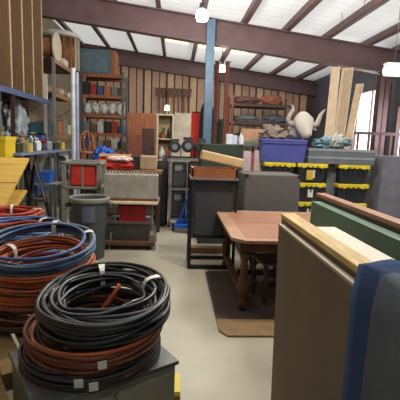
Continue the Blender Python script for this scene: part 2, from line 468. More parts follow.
cB = Vector((-.80, 2.42, .6))
coil('cable_coil', 'rusty brown and black cable coil at the bottom of the second stack', 'cable coil', cB + Vector((-.02,0,0)), .33, .14, .11, 24, .009, [ORD, DKC, DKC], 21, [], wob=.5)
coil('cable_coil', 'orange red cable coil in the middle of the second stack', 'cable coil', cB + Vector((0,0,.14)), .33, .15, .11, 26, .009, [ORD, ORC, ORC, DKC], 22, [ang(-20)], wob=.5, tilt=(.04,0))
coil('cable_coil', 'salmon orange cable coil just under the blue coil of the second stack', 'cable coil', cB + Vector((.005,0,.29)), .33, .10, .10, 18, .009, [ORC, ORC, REC, DKC], 23, [ang(150)], wob=.5, tilt=(.10,0))
coil('cable_coil', 'blue and grey cable coil with white tape on top of the second stack', 'cable coil', cB + Vector((0,0,.395)), .33, .085, .065, 15, .0098, [BLC, GRC, GRC, RUB], 24, [ang(88), ang(28), ang(195)], wob=.5, tilt=(.17,0))
cC = Vector((-1.20, 3.10, .6))
coil('cable_coil', 'dark rust cable coil at the bottom of the third stack', 'cable coil', cC, .32, .2, .11, 22, .01, [ORD, DKC], 31, [])
coil('cable_coil', 'bright blue cable coil on top of the third stack behind the blue and grey coil', 'cable coil', cC + Vector((0,0,.2)), .33, .22, .12, 26, .011, [BLC, GRC, BLC, REC], 33, [ang(60), ang(10)], wob=.6)
cD = Vector((-1.58, 3.85, .6))
coil('cable_coil', 'dark cable coil at the bottom of the farthest stack by the yellow boards', 'cable coil', cD, .32, .22, .11, 22, .011, [DKC, ORD], 41, [])
coil('cable_coil', 'red cable coil with white tape on top of the farthest stack', 'cable coil', cD + Vector((0,0,.22)), .33, .17, .12, 22, .011, [REC, ORC, REC], 43, [ang(20), ang(100)], wob=.5)

# ------------------------------------------------------------------ yellow topped tilted tables
def easel(lab, P, Q, width, th=.03, seam=True):
    """P top right corner, Q bottom right corner of the sloping board; it runs to -X by width"""
    P, Q = Vector(P), Vector(Q)
    t = thing('drafting_table', lab, 'table', (P.x, (P.y+Q.y)/2, 0))
    o = Vector(t.location); p, q = P-o, Q-o
    n = Vector((0, -(P.z-Q.z), (P.y-Q.y))).normalized()
    if n.z < 0: n = -n
    X = Vector((-width,0,0))
    def quad(a, b, c_, d, th_, m_): return m_.hexa([a-n*th_, b-n*th_, c_-n*th_, d-n*th_, a, b, c_, d])
    def lerp(s_): return p.lerp(q, s_)
    m = MB()
    quad(lerp(.0), lerp(.0)+X, lerp(.56)+X, lerp(.56), th, m); m.build('tabletop', YEL, t)
    m = MB(); quad(lerp(.575), lerp(.575)+X, lerp(1)+X, lerp(1), th, m); m.build('tabletop', YEL, t)
    for xx in (-.06, -width+.06):
        a = lerp(.04) + Vector((xx, 0, 0)) - n*(th+.02); b = lerp(.96) + Vector((xx, 0, 0)) - n*(th+.02)
        MB().beam(a, b, .03, .04).build('rail', BLACKM, t)
        fb = Vector((xx+.0, p.y+.42, .0)); MB().beam(a, fb, .035, .035).build('leg', BLACKM, t)
        ff = Vector((xx, q.y+.05, 0)); MB().beam(b, ff, .035, .035).build('leg', BLACKM, t)
    return t
P = at(29, 158, 5.2); Q = at(4, 206, 4.2)
easel('sloping yellow topped table at the left edge, the upper and nearer one', P, (Q.x, Q.y, Q.z), 1.5)
# its dark braced leg going down to the right
t = thing('trestle', 'dark folding trestle leaning beside the sloping yellow table', 'trestle', (P.x+.02, 5.32, 0))
z = P.z
MB().beam((.02,0,z-.03), (.36,-.1,0.02), .035, .05).build('leg', BLACKM, t)
MB().beam((.02,0,z-.03), (-.25,.12,0.02), .035, .05).build('leg', BLACKM, t)
MB().beam((.14,-.03,z*.62), (-.09,.05,z*.62), .025, .025).build('brace', METAL, t)
MB().beam((.02,-.035,z-.05), (.16,-.07,z*.6), .015, .02).build('strut', METAL, t)
P2 = at(27, 190, 4.9); Q2 = at(14, 209, 4.45)
m = MB(); a=(P2.x,4.9,P2.z); b=(Q2.x,4.45,Q2.z)
m.hexa([(P2.x-.9,4.9,P2.z-.03),(P2.x,4.9,P2.z-.03),(Q2.x,4.45,Q2.z-.03),(Q2.x-.9,4.45,Q2.z-.03),(P2.x-.9,4.9,P2.z),(P2.x,4.9,P2.z),(Q2.x,4.45,Q2.z),(Q2.x-.9,4.45,Q2.z)])
t = thing('drafting_table', 'small yellow topped table tucked low beneath the sloping yellow table', 'table', (P2.x, 4.7, 0))
for k in m.bm.verts: k.co -= Vector((P2.x, 4.7, 0))
m.build('tabletop', YEL, t)
for x in (-.08, -.8):
    MB().box(x-.02,x+.02,.12,.16,0,P2.z-.05).build('leg', BLACKM, t)
    MB().box(x-.02,x+.02,-.2,-.16,0,Q2.z-.01).build('leg', BLACKM, t)

# ------------------------------------------------------------------ right foreground: stack of panels on edge
def panel(name, lab, cat, x0, x1, y0, y1, h, m, edge=None, tops=None, parts=()):
    t = thing(name, lab, cat, ((x0+x1)/2, y0, 0)); w = (x1-x0)/2; d = y1-y0
    hh = h-.03 if edge else h
    MB().box(-w, w, 0, d, 0, hh).build('board', m, t, bevel=.003)
    if edge: MB().box(-w-.003, w+.003, -.003, d+.003, hh, h).build('edging', edge, t, bevel=.003)
    return t
panel('display_panel', 'near dark taupe panel on edge with a thin pale top edging, facing the aisle', 'panel', .672, .704, .3, 2.37, 1.215, PANB, None)
bpy.data.objects['display_panel']
MB().box(-.018,-.003,-.002,2.072,1.205,1.218).build('edging', PANE, bpy.data.objects['display_panel'])
panel('display_panel', 'dark taupe panel on edge with a wide tan plywood top, behind the near dark panel', 'panel', .712, .795, .35, 2.46, 1.265, PANB, PLYT)
panel('display_panel', 'white topped panel on edge between the tan plywood top and the green board', 'panel', .81, .92, .3, 2.12, 1.255, PANB, WHB)
panel('green_board', 'long green painted board standing on edge right of the white topped panel', 'board', .0+1.165, 1.245, .9, 3.28, 1.23, GREENB, None)
panel('wood_board', 'reddish brown wooden board on edge directly behind the green board', 'board', 1.255, 1.335, .95, 3.42, 1.285, DWOOD, REDW)
for nm in ('display_panel','display_panel.001','display_panel.002'): bpy.data.objects[nm].rotation_euler.y = -.02
# blanket draped over the near end of the panels
bx = MB(); N_, Lr = 26, 20
def drape(s_, y):      # s_: arclength across, left hem up, over the tops, right hem down
    wv = .012*math.sin(y*19+s_*2) + .008*math.sin(y*43)
    x0, x1, zt = .662, .808, 1.285
    left = 1.08 + .03*math.sin(y*9)
    if s_ < .42:
        k = s_/.42; return (x0 - .010 - .012*(1-k)*(1+math.sin(y*23)) + wv*.5*(1-k), y, zt - left*(1-k) - .006)
    if s_ < .58:
        k = (s_-.42)/.16; return (x0 + (x1-x0)*k, y, zt + .01*math.sin(k*PI) + .008*math.sin(y*17+k*5))
    k = (s_-.58)/.42; return (x1 + .012*k, y, zt - .012*k)
rows = []
for j in range(Lr+1):
    y = .32 + j/Lr*1.00
    rows.append([bx.bm.verts.new(drape(i/N_, y - (.02*(1-i/N_/.42) if i/N_ < .42 else 0)*(j/Lr))) for i in range(N_+1)])
for j in range(Lr):
    bx.mi = 1 if j >= Lr-3 else 0
    for i in range(N_): bx._f([rows[j][i], rows[j][i+1], rows[j+1][i+1], rows[j+1][i]])
o = bx.build('moving_blanket', [QUILT, HEM], smooth=True); sm = o.modifiers.new('sol','SOLIDIFY'); sm.thickness = .014; sm.offset = 1
tag(o, 'dark navy quilted blanket draped over the near end of the upright panels', 'blanket')

# ------------------------------------------------------------------ brown table and the dark patch with brown strip on the floor
TX0, TX1, TY0, TY1, TZ = .575, 1.95, 3.68, 5.35, .76
t = thing('wooden_table', 'brown wooden table with clipped corners and dark carved legs', 'table', ((TX0+TX1)/2, (TY0+TY1)/2, 0))
hw, hd = (TX1-TX0)/2, (TY1-TY0)/2
def octo(w, d, c_): return [(-w+c_,-d),(w-c_,-d),(w,-d+c_),(w,d-c_),(w-c_,d),(-w+c_,d),(-w,d-c_),(-w,-d+c_)]
MB().prism(octo(hw, hd, .12), TZ-.035, TZ).build('tabletop', TTRIM, t, bevel=.006)
for (a, b) in ((-hd+.13, -.01), (.01, hd-.13)):
    MB().box(-hw+.14, hw-.14, a, b, TZ, TZ+.002).build('inlay_panel', TTOP, t)
m = MB(); e = .09
m.box(-hw+e,hw-e,-hd+e,-hd+e+.025,TZ-.14,TZ-.035).box(-hw+e,hw-e,hd-e-.025,hd-e,TZ-.14,TZ-.035)
m.box(-hw+e,-hw+e+.025,-hd+e+.025,hd-e-.025,TZ-.14,TZ-.035).box(hw-e-.025,hw-e,-hd+e+.025,hd-e-.025,TZ-.14,TZ-.035)
m.build('apron', TLEG, t)
prof = [(.03,0),(.045,.02),(.05,.06),(.03,.1),(.042,.16),(.055,.24),(.058,.3),(.04,.38),(.03,.42),(.045,.46),(.035,.5),(.05,.56),(.055,.62)]
for sx in (-1, 1):
    for sy in (-1, 1):
        c_ = (sx*(hw-.15), sy*(hd-.15), 0)
        lg = MB().lathe(prof, c_, 14)
        lg.box(c_[0]-.045,c_[0]+.045,c_[1]-.045,c_[1]+.045,.6,TZ-.036)
        lg.build('leg', TLEG, t, True)
MB().box(-hw+.2,hw-.2,-.03,.03,.14,.2).build('stretcher', TLEG, t)
for sx in (-1,1): MB().box(sx*(hw-.15)-.03,sx*(hw-.15)+.03,-hd+.2,hd-.2,.13,.19).build('stretcher', TLEG, t)
# carved chairs pushed under the table
def carved_chair(lab, x, y, rz):
    t = thing('carved_stool', lab, 'stool', (x, y, 0), rz)
    MB().rbox(-.19,.19,-.19,.19,.42,.46,.015).build('seat', DWOOD, t)
    for sx in (-1,1):
        for sy in (-1,1):
            MB().lathe([(.016,0),(.026,.05),(.018,.1),(.03,.2),(.018,.3),(.026,.36),(.024,.421)], (sx*.15, sy*.15, 0), 10).build('leg', DWOOD, t, True)
    for s_ in (-1,1):
        MB().loft([(s_*.15,-.14,.16),(s_*.17,0,.2),(s_*.15,.14,.16)], .013, 8).build('stretcher', DWOOD, t, True)
    MB().loft([(-.14,0,.17),(0,.05,.24),(.14,0,.17)], .013, 8).build('stretcher', DWOOD, t, True)
carved_chair('dark carved stool pushed under the brown table, nearer one', 1.10, 4.15, .2)
carved_chair('dark carved stool pushed under the brown table, farther one', 1.15, 4.75, -.1)
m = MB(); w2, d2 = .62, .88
t = thing('floor_patch', 'dark floor patch with a brown front strip lying under the brown table', 'mat', (.44+w2, 3.28+d2, 0))  # thin flat dark patch, brown along its front edge
m.prism([(-w2+.0,-d2+.33),(w2,-d2+.33),(w2,d2),(-w2+.05,d2),(-w2,d2-.05)], 0, .018); m.build('patch_surface', mat('dark_patch_brown',(72,60,54),.8,0,.15,5,.2,spec=.2), t)
MB().prism([(-w2+.07,-d2),(w2,-d2),(w2,-d2+.329),(-w2,-d2+.329),(-w2,-d2+.1)], 0, .018).build('front_strip', mat('brown_patch_strip',(132,106,74),.8), t)
for q in []: pass
# table stands on the dark patch: lift its legs by the patch thickness
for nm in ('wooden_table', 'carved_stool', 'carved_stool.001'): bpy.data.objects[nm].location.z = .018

t = thing('step_block', 'yellow topped wooden block on the floor behind the grey metal cabinet', 'block', (.0, 2.42, 0))
MB().box(-.16,.075,-.1,.1,0,.10).build('body', CARDD, t); MB().box(-.16,.075,-.1,.1,.10,.13).build('top', YLID, t)
# ------------------------------------------------------------------ speakers and grey boxes in the middle
def carpet_box(lab, x0, x1, y0, y1, z1, m, z0=0, wheels=False):
    t = thing('speaker_cabinet', lab, 'speaker cabinet', ((x0+x1)/2, (y0+y1)/2, z0))
    w, d, h = (x1-x0)/2, (y1-y0)/2, z1-z0
    MB().rbox(-w,w,-d,d,0,h,.02).build('body', m, t)
    for sx in (-1,1):
        for zz in (.0, h-.05):
            MB().box(min(sx*w,sx*(w-.05))-.003, max(sx*w,sx*(w-.05))+.003, -d-.004, -d+.05, zz, zz+.05).build('corner_guard', BLACK, t, bevel=.004)
    MB().box(-w-.004, -w+.002, -.07, .07, h*.5, h*.5+.09).build('handle', BLACK, t)
    return t
a = at(243, 175, 5.95); b = at(297, 175, 5.95)
carpet_box('large grey carpet covered cabinet standing behind the brown table', a.x, b.x, 5.75, 6.4, 1.25, CARPET)
a = at(201, 145, 6.5); b = at(243, 145, 6.5)
carpet_box('tall dark green carpet covered cabinet behind the speaker on its black stand', a.x, b.x, 6.5, 7.05, 1.66, CARPG)
# speaker on a black steel stand
a = at(189, 268, 5.15); b = at(233, 268, 5.15); xm = (a.x+b.x)/2; w = (b.x-a.x)/2
t = thing('speaker_stand', 'black steel stand carrying the charcoal speaker in the aisle', 'stand', (xm, 5.4, 0))
for sx in (-1,1):
    MB().box(sx*w-.02,sx*w+.02,-.25,.25,.0,.05).build('foot', BLACKM, t)
    for y in (-.23, .19):
        MB().box(sx*w-.018,sx*w+.018,y,y+.036,.05,1.2).build('post', BLACKM, t)
MB().box(-w+.02,w-.02,-.25,-.20,0,.05).build('base_bar', BLACKM, t)
MB().box(-w+.02,w-.02,.2,.25,0,.05).build('base_bar', BLACKM, t)
MB().box(-w+.02,w-.02,-.22,.22,.42,.44).build('lower_shelf', BLACKM, t)
MB().box(-w-.02,w+.02,-.26,.26,1.2,1.225).build('top_shelf', METAL, t)
t = carpet_box('charcoal speaker held in the black steel stand', xm-w+.045, xm+w-.03, 5.2, 5.6, 1.195, CARPD, .44)
o = MB().box(xm-.3, xm+.3, 5.9, 6.05, 0, .09).build('timber_offcut', FBRD); tag(o, 'brown timber offcut on the floor behind the black steel stand', 'timber')
# wooden boxes on top
zt = 1.225
t = thing('wooden_crate', 'orange brown low wooden crate on top of the speaker stand', 'crate', (xm, 5.4, zt))
MB().box(-w-.0,w+.01,-.22,.22,0,.015).build('bottom_board', OWOOD, t)
for sx in (-1,1): MB().box(sx*(w-.01)-.01,sx*(w-.01)+.01,-.22,.22,.015,.13).build('side_board', OWOOD, t)
for sy in (-1,1): MB().box(-w+.0,w-.0,sy*.21-.01,sy*.21+.01,.015,.12).build('side_board', OWOOD, t)
p0 = at(202, 160, 5.4); p1 = at(241, 168, 5.4)
o = MB().rbox(-.29,.29,-.09,.09,-.065,.065,.02).build('foam_block', mat('tan_foam',(196,166,122),.85,0,.1,6,.3))
o.location = ((p0.x+p1.x)/2, 5.4, zt+.13+.11); o.rotation_euler = (0, .19, .12)
tag(o, 'tan rectangular block tilted on top of the orange brown crate', 'block')

# clutter on the green cabinet and the shelf behind it
x0 = at(243,150,7.3).x; x1 = at(263,150,7.3).x
t = thing('shelf_unit', 'grey shelf unit with small boxes between the green cabinet and the blue tote', 'shelf unit', ((x0+x1)/2, 7.4, 0))
w = (x1-x0)/2+.02
for sx in (-1,1): MB().box(sx*w-.012,sx*w+.012,-.2,.2,0,1.64).build('side_panel', GREYD, t)
for z in (.1, .62, 1.12): MB().box(-w+.012,w-.012,-.2,.2,z,z+.03).build('shelf', GREYD, t)
MB().box(-w-.02,w+.02,-.22,.22,1.64,1.68).build('top_board', GCASE, t)
o = MB().box(-w-.04,w+.0,-.2,.2,0,.07).build('flat_case', mat('sage_case',(128,132,110),.7), loc=((x0+x1)/2, 7.4, 1.68), bevel=.01); tag(o, 'flat sage green case lying on the grey shelf unit', 'case')
o = MB().box(-.24,.2,-.13,.13,0,.2).build('cardboard_box', mat('peach_cardboard',(186,142,112),.9), loc=((x0+x1)/2+.04, 7.4, 1.75)); tag(o, 'peach brown box sitting on the flat sage green case', 'box')
for k, (c_, lab) in enumerate((((214,196,196), 'pale pink packet standing on the grey shelf under the sage case, left'), ((222,200,190), 'cream and pink packet standing on the grey shelf, right'), ((176,96,110),'thin magenta packet between the two pale packets'))):
    xx = x0 + (.07, .28, .175)[k]; ww = (.07, .08, .03)[k]
    o = MB().box(-ww,ww,-.03,.03,0,(.4,.42,.36)[k]).build('packet', mat('packet_%d_paper' % k, c_, .6), loc=(xx, 7.25, 1.15)); tag(o, lab, 'packet')
for k, (px, h, c_, lab) in enumerate(((229, .17, (206,214,228), 'pale blue white carton on the green cabinet, leftmost of three'), (234, .15, (190,196,214), 'pale grey carton in the middle of three on the green cabinet'), (242, .21, (206,210,214), 'tall white bottle on the green cabinet beside two pale cartons'))):
    xx = at(px, 140, 6.7).x
    if k < 2:
        o = MB().rbox(-.05,.05,-.05,.05,0,h,.008).build('carton', mat('carton_paint_%d' % k, c_, .6), loc=(xx, 6.7, 1.66)); tag(o, lab, 'carton')
    else:
        t = thing('bottle', lab, 'bottle', (xx-.02, 6.68, 1.66))
        MB().lathe([(.04,0),(.045,.01),(.045,.12),(.02,.15),(.018,.17)], seg=14).build('body', mat('bottle_white', c_, .4), t, True)
        MB().lathe([(.022,.165),(.022,.2)], seg=12).build('cap', WHITE, t)
# ------------------------------------------------------------------ totes
def tote(name, lab, x0, x1, y0, y1, z, h, body, lid, cat='storage tote', grp=None, label=True):
    t = thing(name, lab, cat, ((x0+x1)/2, (y0+y1)/2, z), group=grp)
    w, d = (x1-x0)/2, (y1-y0)/2
    m = MB().box(-w+.02,w-.02,-d+.02,d-.02,0,h-.045,.035)
    for k in range(5):
        xx = -w+.1+k*(2*w-.2)/4
        m.box(xx-.012,xx+.012,-d+.0,-d+.05,h*.5,h-.045)
    m.build('body', body, t)
    if lid:
        l = MB().rbox(-w,w,-d,d,h-.07,h-.006,.012)
        n = 6
        for k in range(n):
            xx = -w+.05+k*(2*w-.1)/(n-1)
            l.rbox(xx-.028,xx+.028,-d-.008,-d+.02,h-.074,h-.01,.006)
        l.build('lid', lid, t)
        for sx in (-.6, .6): MB().rbox(sx*w-.02,sx*w+.02,-d-.014,-d+.01,h-.085,h-.03,.005).build('latch', lid, t)
    if label:
        MB().box(-.045,.045,-d+.008,-d+.03,h*.25,h*.65).build('label', LABEL, t)
    return t
ZP = .345; TYT = 6.9
cols = [(264,296),(297.5,328),(339.5,371)]
names = ['left column','middle column','right column']
lev = ['bottom','second from the bottom','third from the bottom','topmost']
for ci, (pa, pb) in enumerate(cols):
    xa, xb = at(pa,170,TYT).x, at(pb,170,TYT).x
    for k in range(4):
        tote('storage_tote', 'yellow lidded black tote, %s of the %s of totes' % (lev[k], names[ci]), xa, xb, TYT+.02*((k+ci)%2), TYT+.76, k*ZP, ZP, TOTE, YLID, grp='black totes with yellow lids', label=(ci == 1))
# blank yellow warning stickers and papers on totes
xa = at(310,172,TYT).x
o = MB().box(-.06,.06,-.004,0,0,.17).build('sticker', mat('ochre_sticker',(190,160,60),.6), loc=(xa, TYT-.0, 1.09)); 
o.parent = None; tag(o, 'ochre sticker on the top tote of the middle column', 'sticker')
# blue tote on top, long side forward
xa, xb = at(262,150,6.85).x, at(308.5,150,6.85).x
t = thing('blue_tote', 'large blue tote lying across the tops of the yellow lidded totes', 'storage tote', ((xa+xb)/2, 7.15, 4*ZP))
w = (xb-xa)/2; d = .25
MB().box(-w+.01,w-.01,-d+.01,d-.01,0,.37,.03).build('body', BLUEB, t)
m = MB().rbox(-w,w,-d,d,.36,.40,.012)
m.box(-w+.02,w-.02,-d-.006,-d+.02,.325,.362); m.build('rim', BLUEB, t)
# grey flat cases right of the blue tote
xa, xb = at(309.5,150,6.9).x, at(376,150,6.9).x
for k, (z, lab) in enumerate(((4*ZP, 'long grey case with a pale rim, lower of two right of the blue tote'), (4*ZP+.135, 'long grey case with a pale rim, upper of two right of the blue tote'))):
    t = thing('flat_case', lab, 'case', ((xa+xb)/2, 7.2, z)); w = (xb-xa)/2
    MB().box(-w,w,-.28,.28,0,.085).build('body', GCASE, t)
    MB().box(-w-.006,w+.006,-.286,.286,.085,.13).build('rim', ALU, t)
z = 4*ZP+.27
for k in range(1): pass
x0 = at(316,140,7.1).x; x1 = at(352,140,7.1).x
o = MB().blob(((x0+x1)/2, 7.2, z+.09), ((x1-x0)/2, .2, .115), .5, 5, 3, 4).build('plastic_sheeting', TURQ, smooth=True)
tag(o, 'crumpled turquoise plastic sheeting heaped on the long grey cases', 'sheeting')
o = MB().blob((x0+.35, 7.05, z+.13), (.12, .08, .12), .8, 7, 5, 4).build('plastic_bag', WBAG, smooth=True)
tag(o, 'white crumpled bag on the turquoise plastic sheeting', 'bag')

# ------------------------------------------------------------------ bull head sculpture on the blue tote
c = at(302, 138, 7.15)
t = thing('bull_head', 'white sculpted bull head with upcurved horns resting on the blue tote', 'sculpture', (c.x-.02, 7.15, 4*ZP+.40)); t.scale = (.86,.86,.92)
m = MB(); m.loft([(.03,.12,.40),(.03,.05,.425),(.02,-.02,.37),(.02,-.1,.28),(.03,-.17,.17),(.05,-.23,.08),(.06,-.26,.055)],
     [(.05,.06),(.13,.15),(.15,.215),(.14,.19),(.105,.14),(.08,.10),(.035,.05)], 18)
m.build('head', BONE, t, True)
MB().loft([(.02,.02,.30),(.01,.16,.2),(-.02,.2,.1),(-.06,.2,.0)], [(.1,.16),(.13,.2),(.12,.2),(.1,.18)], 14).build('neck', BONE, t, True)
def sc(pts): return [(x-.0, y, z) for x, y, z in pts]
MB().loft([(-.12,.03,.33),(-.20,.03,.30),(-.275,.02,.33),(-.295,.01,.41),(-.25,0,.50),(-.205,0,.57),(-.215,0,.635),(-.25,0,.665)], [.062,.06,.052,.046,.038,.03,.02,.008], 12).build('horn', HORNM, t, True)
MB().loft([(.17,.03,.33),(.25,.03,.29),(.33,.02,.32),(.355,.01,.41),(.38,0,.49),(.43,0,.56),(.475,0,.60)], [.062,.06,.052,.046,.034,.022,.008], 12).build('horn', HORNM, t, True)
for sx in (-1,1):
    MB().loft([(.03+sx*.17,.06,.29),(.03+sx*.25,.05,.24),(.03+sx*.3,.05,.2)], [(.03,.02),(.045,.02),(.01,.006)], 8).build('ear', BONE, t, True)
    MB().blob((.03+sx*.1,-.14,.3), (.022,.022,.022), 0, 1, 0, 2, False).build('eye', BLACK, t, True)
    MB().blob((.055+sx*.04,-.262,.075), (.012,.01,.012), 0, 1, 0, 2, False).build('nostril', BLACK, t, True)
o = MB().blob((at(272,135,7.1).x+.02, 7.1, 4*ZP+.40+.09), (.22,.14,.12), .7, 5, 9, 4).build('cloth_heap', mat('dusty_rag',(132,118,110),.9,0,.3,8,.5), smooth=True)
tag(o, 'dusty grey brown rag heap left of the bull head on the blue tote', 'cloth')

# right haze: dark cabinets and a rail in front of the windows
for k, (pa, pb, Y, z1, m_, lab) in enumerate(((384, 412, 7.0, 1.55, mat('slate_cabinet',(112,112,124),.6), 'slate grey cabinet at the right edge beside the yellow lidded totes'),
                                         (328.8, 338.8, 7.1, 1.37, GCASE, 'narrow grey cabinet squeezed between two columns of totes'))):
    xa, xb = at(pa,150,Y).x, at(pb,150,Y).x
    if k == 0: xb += .5
    t = thing('metal_locker', lab, 'cabinet', ((xa+xb)/2, Y+.3, 0)); w = (xb-xa)/2
    MB().box(-w,w,-.28,.28,.0,z1).build('body', m_, t, bevel=.006)
    MB().box(-w+.01,w-.01,-.295,-.281,.04,z1-.04).build('door', m_, t, bevel=.004)
    MB().box(w-.035,w-.02,-.31,-.296,z1*.55,z1*.55+.12).build('handle', METAL, t)
t = thing('guard_rail', 'dark metal rail standing before the bright right hand windows', 'rail', (4.8, 9.4, 0))
rz_ = at(380,134,9.4).z
MB().box(-.55,1.0,-.025,.025,rz_-.03,rz_+.04).build('top_rail', STEEL_R, t)
MB().box(-.55,1.0,-.02,.02,rz_-.62,rz_-.58).build('lower_rail', STEEL_R, t)
for x in (-.45, -.18, .1, .36, .62, .9): MB().box(x-.022,x+.022,-.022,.022,0,rz_-.03).build('baluster', STEEL_R, t)

# planks leaning
def plank(lab, pxb, pxt, yt, Y, w=.26, m_=LPLY, dY=.5, yb=None):
    top = at(pxt, yt, Y+dY); bot = at(pxb, 140, Y)
    a_ = Vector((bot.x + (bot.x-top.x)*.9, Y-.1, 0.01)); b_ = Vector(top)
    o = MB(); d = (b_-a_); L_ = d.length
    o.box(-w/2, w/2, -.02, .02, 0, L_)
    ob = o.build('plank', m_)
    ob.rotation_mode = 'QUATERNION'; ob.rotation_quaternion = d.to_track_quat('Z', 'Y'); ob.location = a_
    tag(ob, lab, 'plank')
plank('tall pale plank leaning upright, leftmost of the three behind the totes', 331.5, 336, 67, 9.0, .2)
plank('tall pale plank leaning upright, middle of the three behind the totes', 341, 348, 68, 9.2, .26)
plank('short pale plank leaning at a slant beside the bright window', 350, 360, 84, 9.6, .18, mat('slanting_plank',(198,176,150),.7))

# ------------------------------------------------------------------ equipment cart
a = at(169,222,7.7); b = at(203,222,7.7); xa, xb = a.x, b.x
t = thing('equipment_cart', 'silver framed wheeled cart loaded with black amplifiers', 'cart', ((xa+xb)/2, 7.95, 0)); w = (xb-xa)/2; CT = t.location.copy()
for sx in (-1,1):
    for sy in (-1,1):
        MB().box(sx*w-.022,sx*w+.022,sy*.24-.02,sy*.24+.02,.12,1.34).build('post', METAL, t)
        wh = MB().loft([(sx*w-.018,sy*.24,.055),(sx*w+.018,sy*.24,.055)], .055, 14)
        f = MB().box(sx*w-.025,sx*w+.025,sy*.24-.02,sy*.24+.02,.09,.13).build('caster', METAL, t)
        wh.build('wheel', BLACK, f)
for z in (.14, .74, 1.31): MB().box(-w+.022,w-.022,-.25,.25,z,z+.045).build('shelf', METAL, t)
def amp(lab, x0, x1, z0, z1, label=(-.1,.1)):
    q = thing('amplifier', lab, 'amplifier', ((x0+x1)/2, CT.y, z0)); ww = (x1-x0)/2; h = z1-z0
    MB().rbox(-ww,ww,-.22,.22,0,h,.012).build('case', BLACK, q)
    MB().box(-ww+.03,ww-.03,-.226,-.219,.05*h+.01,.62*h).build('grille', CARPD, q)
    MB().box(-ww*.6,ww*.35,-.228,-.219,.68*h,.9*h).build('control_plate', GREYP, q)
    for k in range(4): MB().loft([(-ww*.5+k*.07,-.24,.79*h),(-ww*.5+k*.07,-.226,.79*h)], .012, 8).build('knob', METAL, q)
x0, x1 = CT.x-w+.03, CT.x+w-.03
amp('black amplifier on the cart upper shelf, left of the pair', x0, CT.x-.01, .785, 1.27)
amp('black amplifier on the cart upper shelf, right of the pair', CT.x+.01, x1, .785, 1.27)
amp('black amplifier on the cart bottom shelf, left of the pair', x0, CT.x-.01, .185, .70)
amp('black amplifier on the cart bottom shelf, right of the pair', CT.x+.01, x1, .185, .70)
# stage lights on top
for k, (dx, s_, lab) in enumerate(((-.26, .17, 'black stage light on top of the cart, leftmost, lens bright'), (.0, .19, 'black stage light on top of the cart, middle one'), (.26, .18, 'black stage light on top of the cart, right one beside the blue column'))):
    q = thing('stage_light', lab, 'stage light', (CT.x+dx, CT.y-.02, 1.355))
    MB().loft([(0,-.12,s_*1.25),(0,-.08,s_*1.25),(0,.12,s_*1.3)], [s_*.62,s_*.68,s_*.5], 16).build('housing', BLACK, q, True)
    MB().loft([(0,-.125,s_*1.25),(0,-.119,s_*1.25)], s_*.34, 16).build('lens', mat('lens_glass',(120,126,136),.15,0,0,1,0), q)
    MB().box(-s_*.75,s_*.75,-.05,.07,0,.03).build('base', BLACKM, q)
    for sx in (-1,1): MB().box(sx*s_*.72-.008,sx*s_*.72+.008,-.02,.03,.03,s_*1.35).build('yoke_arm', BLACKM, q)
    MB().rbox(-s_*.5,s_*.5,-.03,.1,s_*1.85,s_*2.15,.01).build('power_box', BLACK, q)
# blue hand truck
c0 = at(177,219,7.45); c1 = at(194,183,7.45)
t = thing('hand_truck', 'bright blue hand truck leaning against the front of the silver cart', 'hand truck', (c0.x, 7.35, 0))
dx = c1.x-c0.x; z = c1.z
for k, o_ in enumerate((0, .10)):
    MB().loft([(o_,.0,.09),(dx+o_,.18,z)], .02, 8).build('rail', BLUE, t, True)
MB().loft([(dx,.18,z),(dx+.05,.2,z+.05),(dx+.10,.18,z)], .02, 8).build('handle', BLUE, t, True)
for s_ in (.25,.5,.75): MB().loft([(dx*s_,.18*s_,.09+(z-.09)*s_),(dx*s_+.1,.18*s_,.09+(z-.09)*s_)], .013, 6).build('crossbar', BLUE, t, True)
MB().box(-.04,.5,-.12,.06,.09,.15).build('toe_plate', BLUE, t)
MB().box(-.02,.48,.04,.07,.12,.2).build('axle_plate', BLUE, t)
for x in (-.07, .53): MB().loft([(x-.02,.08,.07),(x+.02,.08,.07)], .07, 14).build('wheel', BLACK, t, True)

# hanging coat stand left of the cart (two tone drapes)
def drapery(lab, cat, px, Y, w, z0, z1, m_, name='draped_cloth', seed=0):
    c = at(px,150,Y); n = 24; q = MB(); rows = []
    for j in range(11):
        s_ = j/10; z = z1+(z0-z1)*s_; r = []
        for i in range(n):
            a_ = 2*PI*i/n
            rr = w*(.45+.55*min(1, s_*3+.1))*(1+.16*math.sin(5*a_+seed+s_*2)+.08*math.sin(9*a_+seed*2))
            r.append(q.bm.verts.new((rr*math.cos(a_), rr*.7*math.sin(a_), z)))
        rows.append(r)
    for A, B in zip(rows, rows[1:]):
        for k in range(n): q._f([A[k], A[(k+1)%n], B[(k+1)%n], B[k]])
    q._f(rows[0][::-1]); q._f(rows[-1])
    o = q.build(name, m_, smooth=True, loc=(c.x, Y, 0)); tag(o, lab, cat)
drapery('dark cloth roll standing on the floor left of the silver cart', 'cloth roll', 160.5, 7.8, .10, 0, 1.25, DCLOTH, 'cloth_roll', 1)
drapery('purple grey cloth roll standing close against the silver cart', 'cloth roll', 165, 7.95, .075, 0, 1.4, PURP, 'cloth_roll', 3)
# tall black rolled bag behind the blue column
c = at(206,130,11.4)
o = MB().lathe([(.12,0),(.19,.05),(.2,1.0),(.2,2.35),(.17,2.6),(.1,2.75)], seg=18).build('rolled_bag', DCLOTH, smooth=True, loc=(c.x, 11.3, 0))
tag(o, 'tall dark rolled bag standing upright behind the blue column', 'bag')
c = at(220,130,11.9)
o = MB().lathe([(.1,0),(.14,.05),(.14,2.2),(.1,2.35)], seg=14).build('rolled_carpet', mat('forest_roll',(44,62,48),.9), smooth=True, loc=(c.x+.02, 11.9, 0))
tag(o, 'dark green rolled carpet standing between the rust red posts', 'carpet roll')
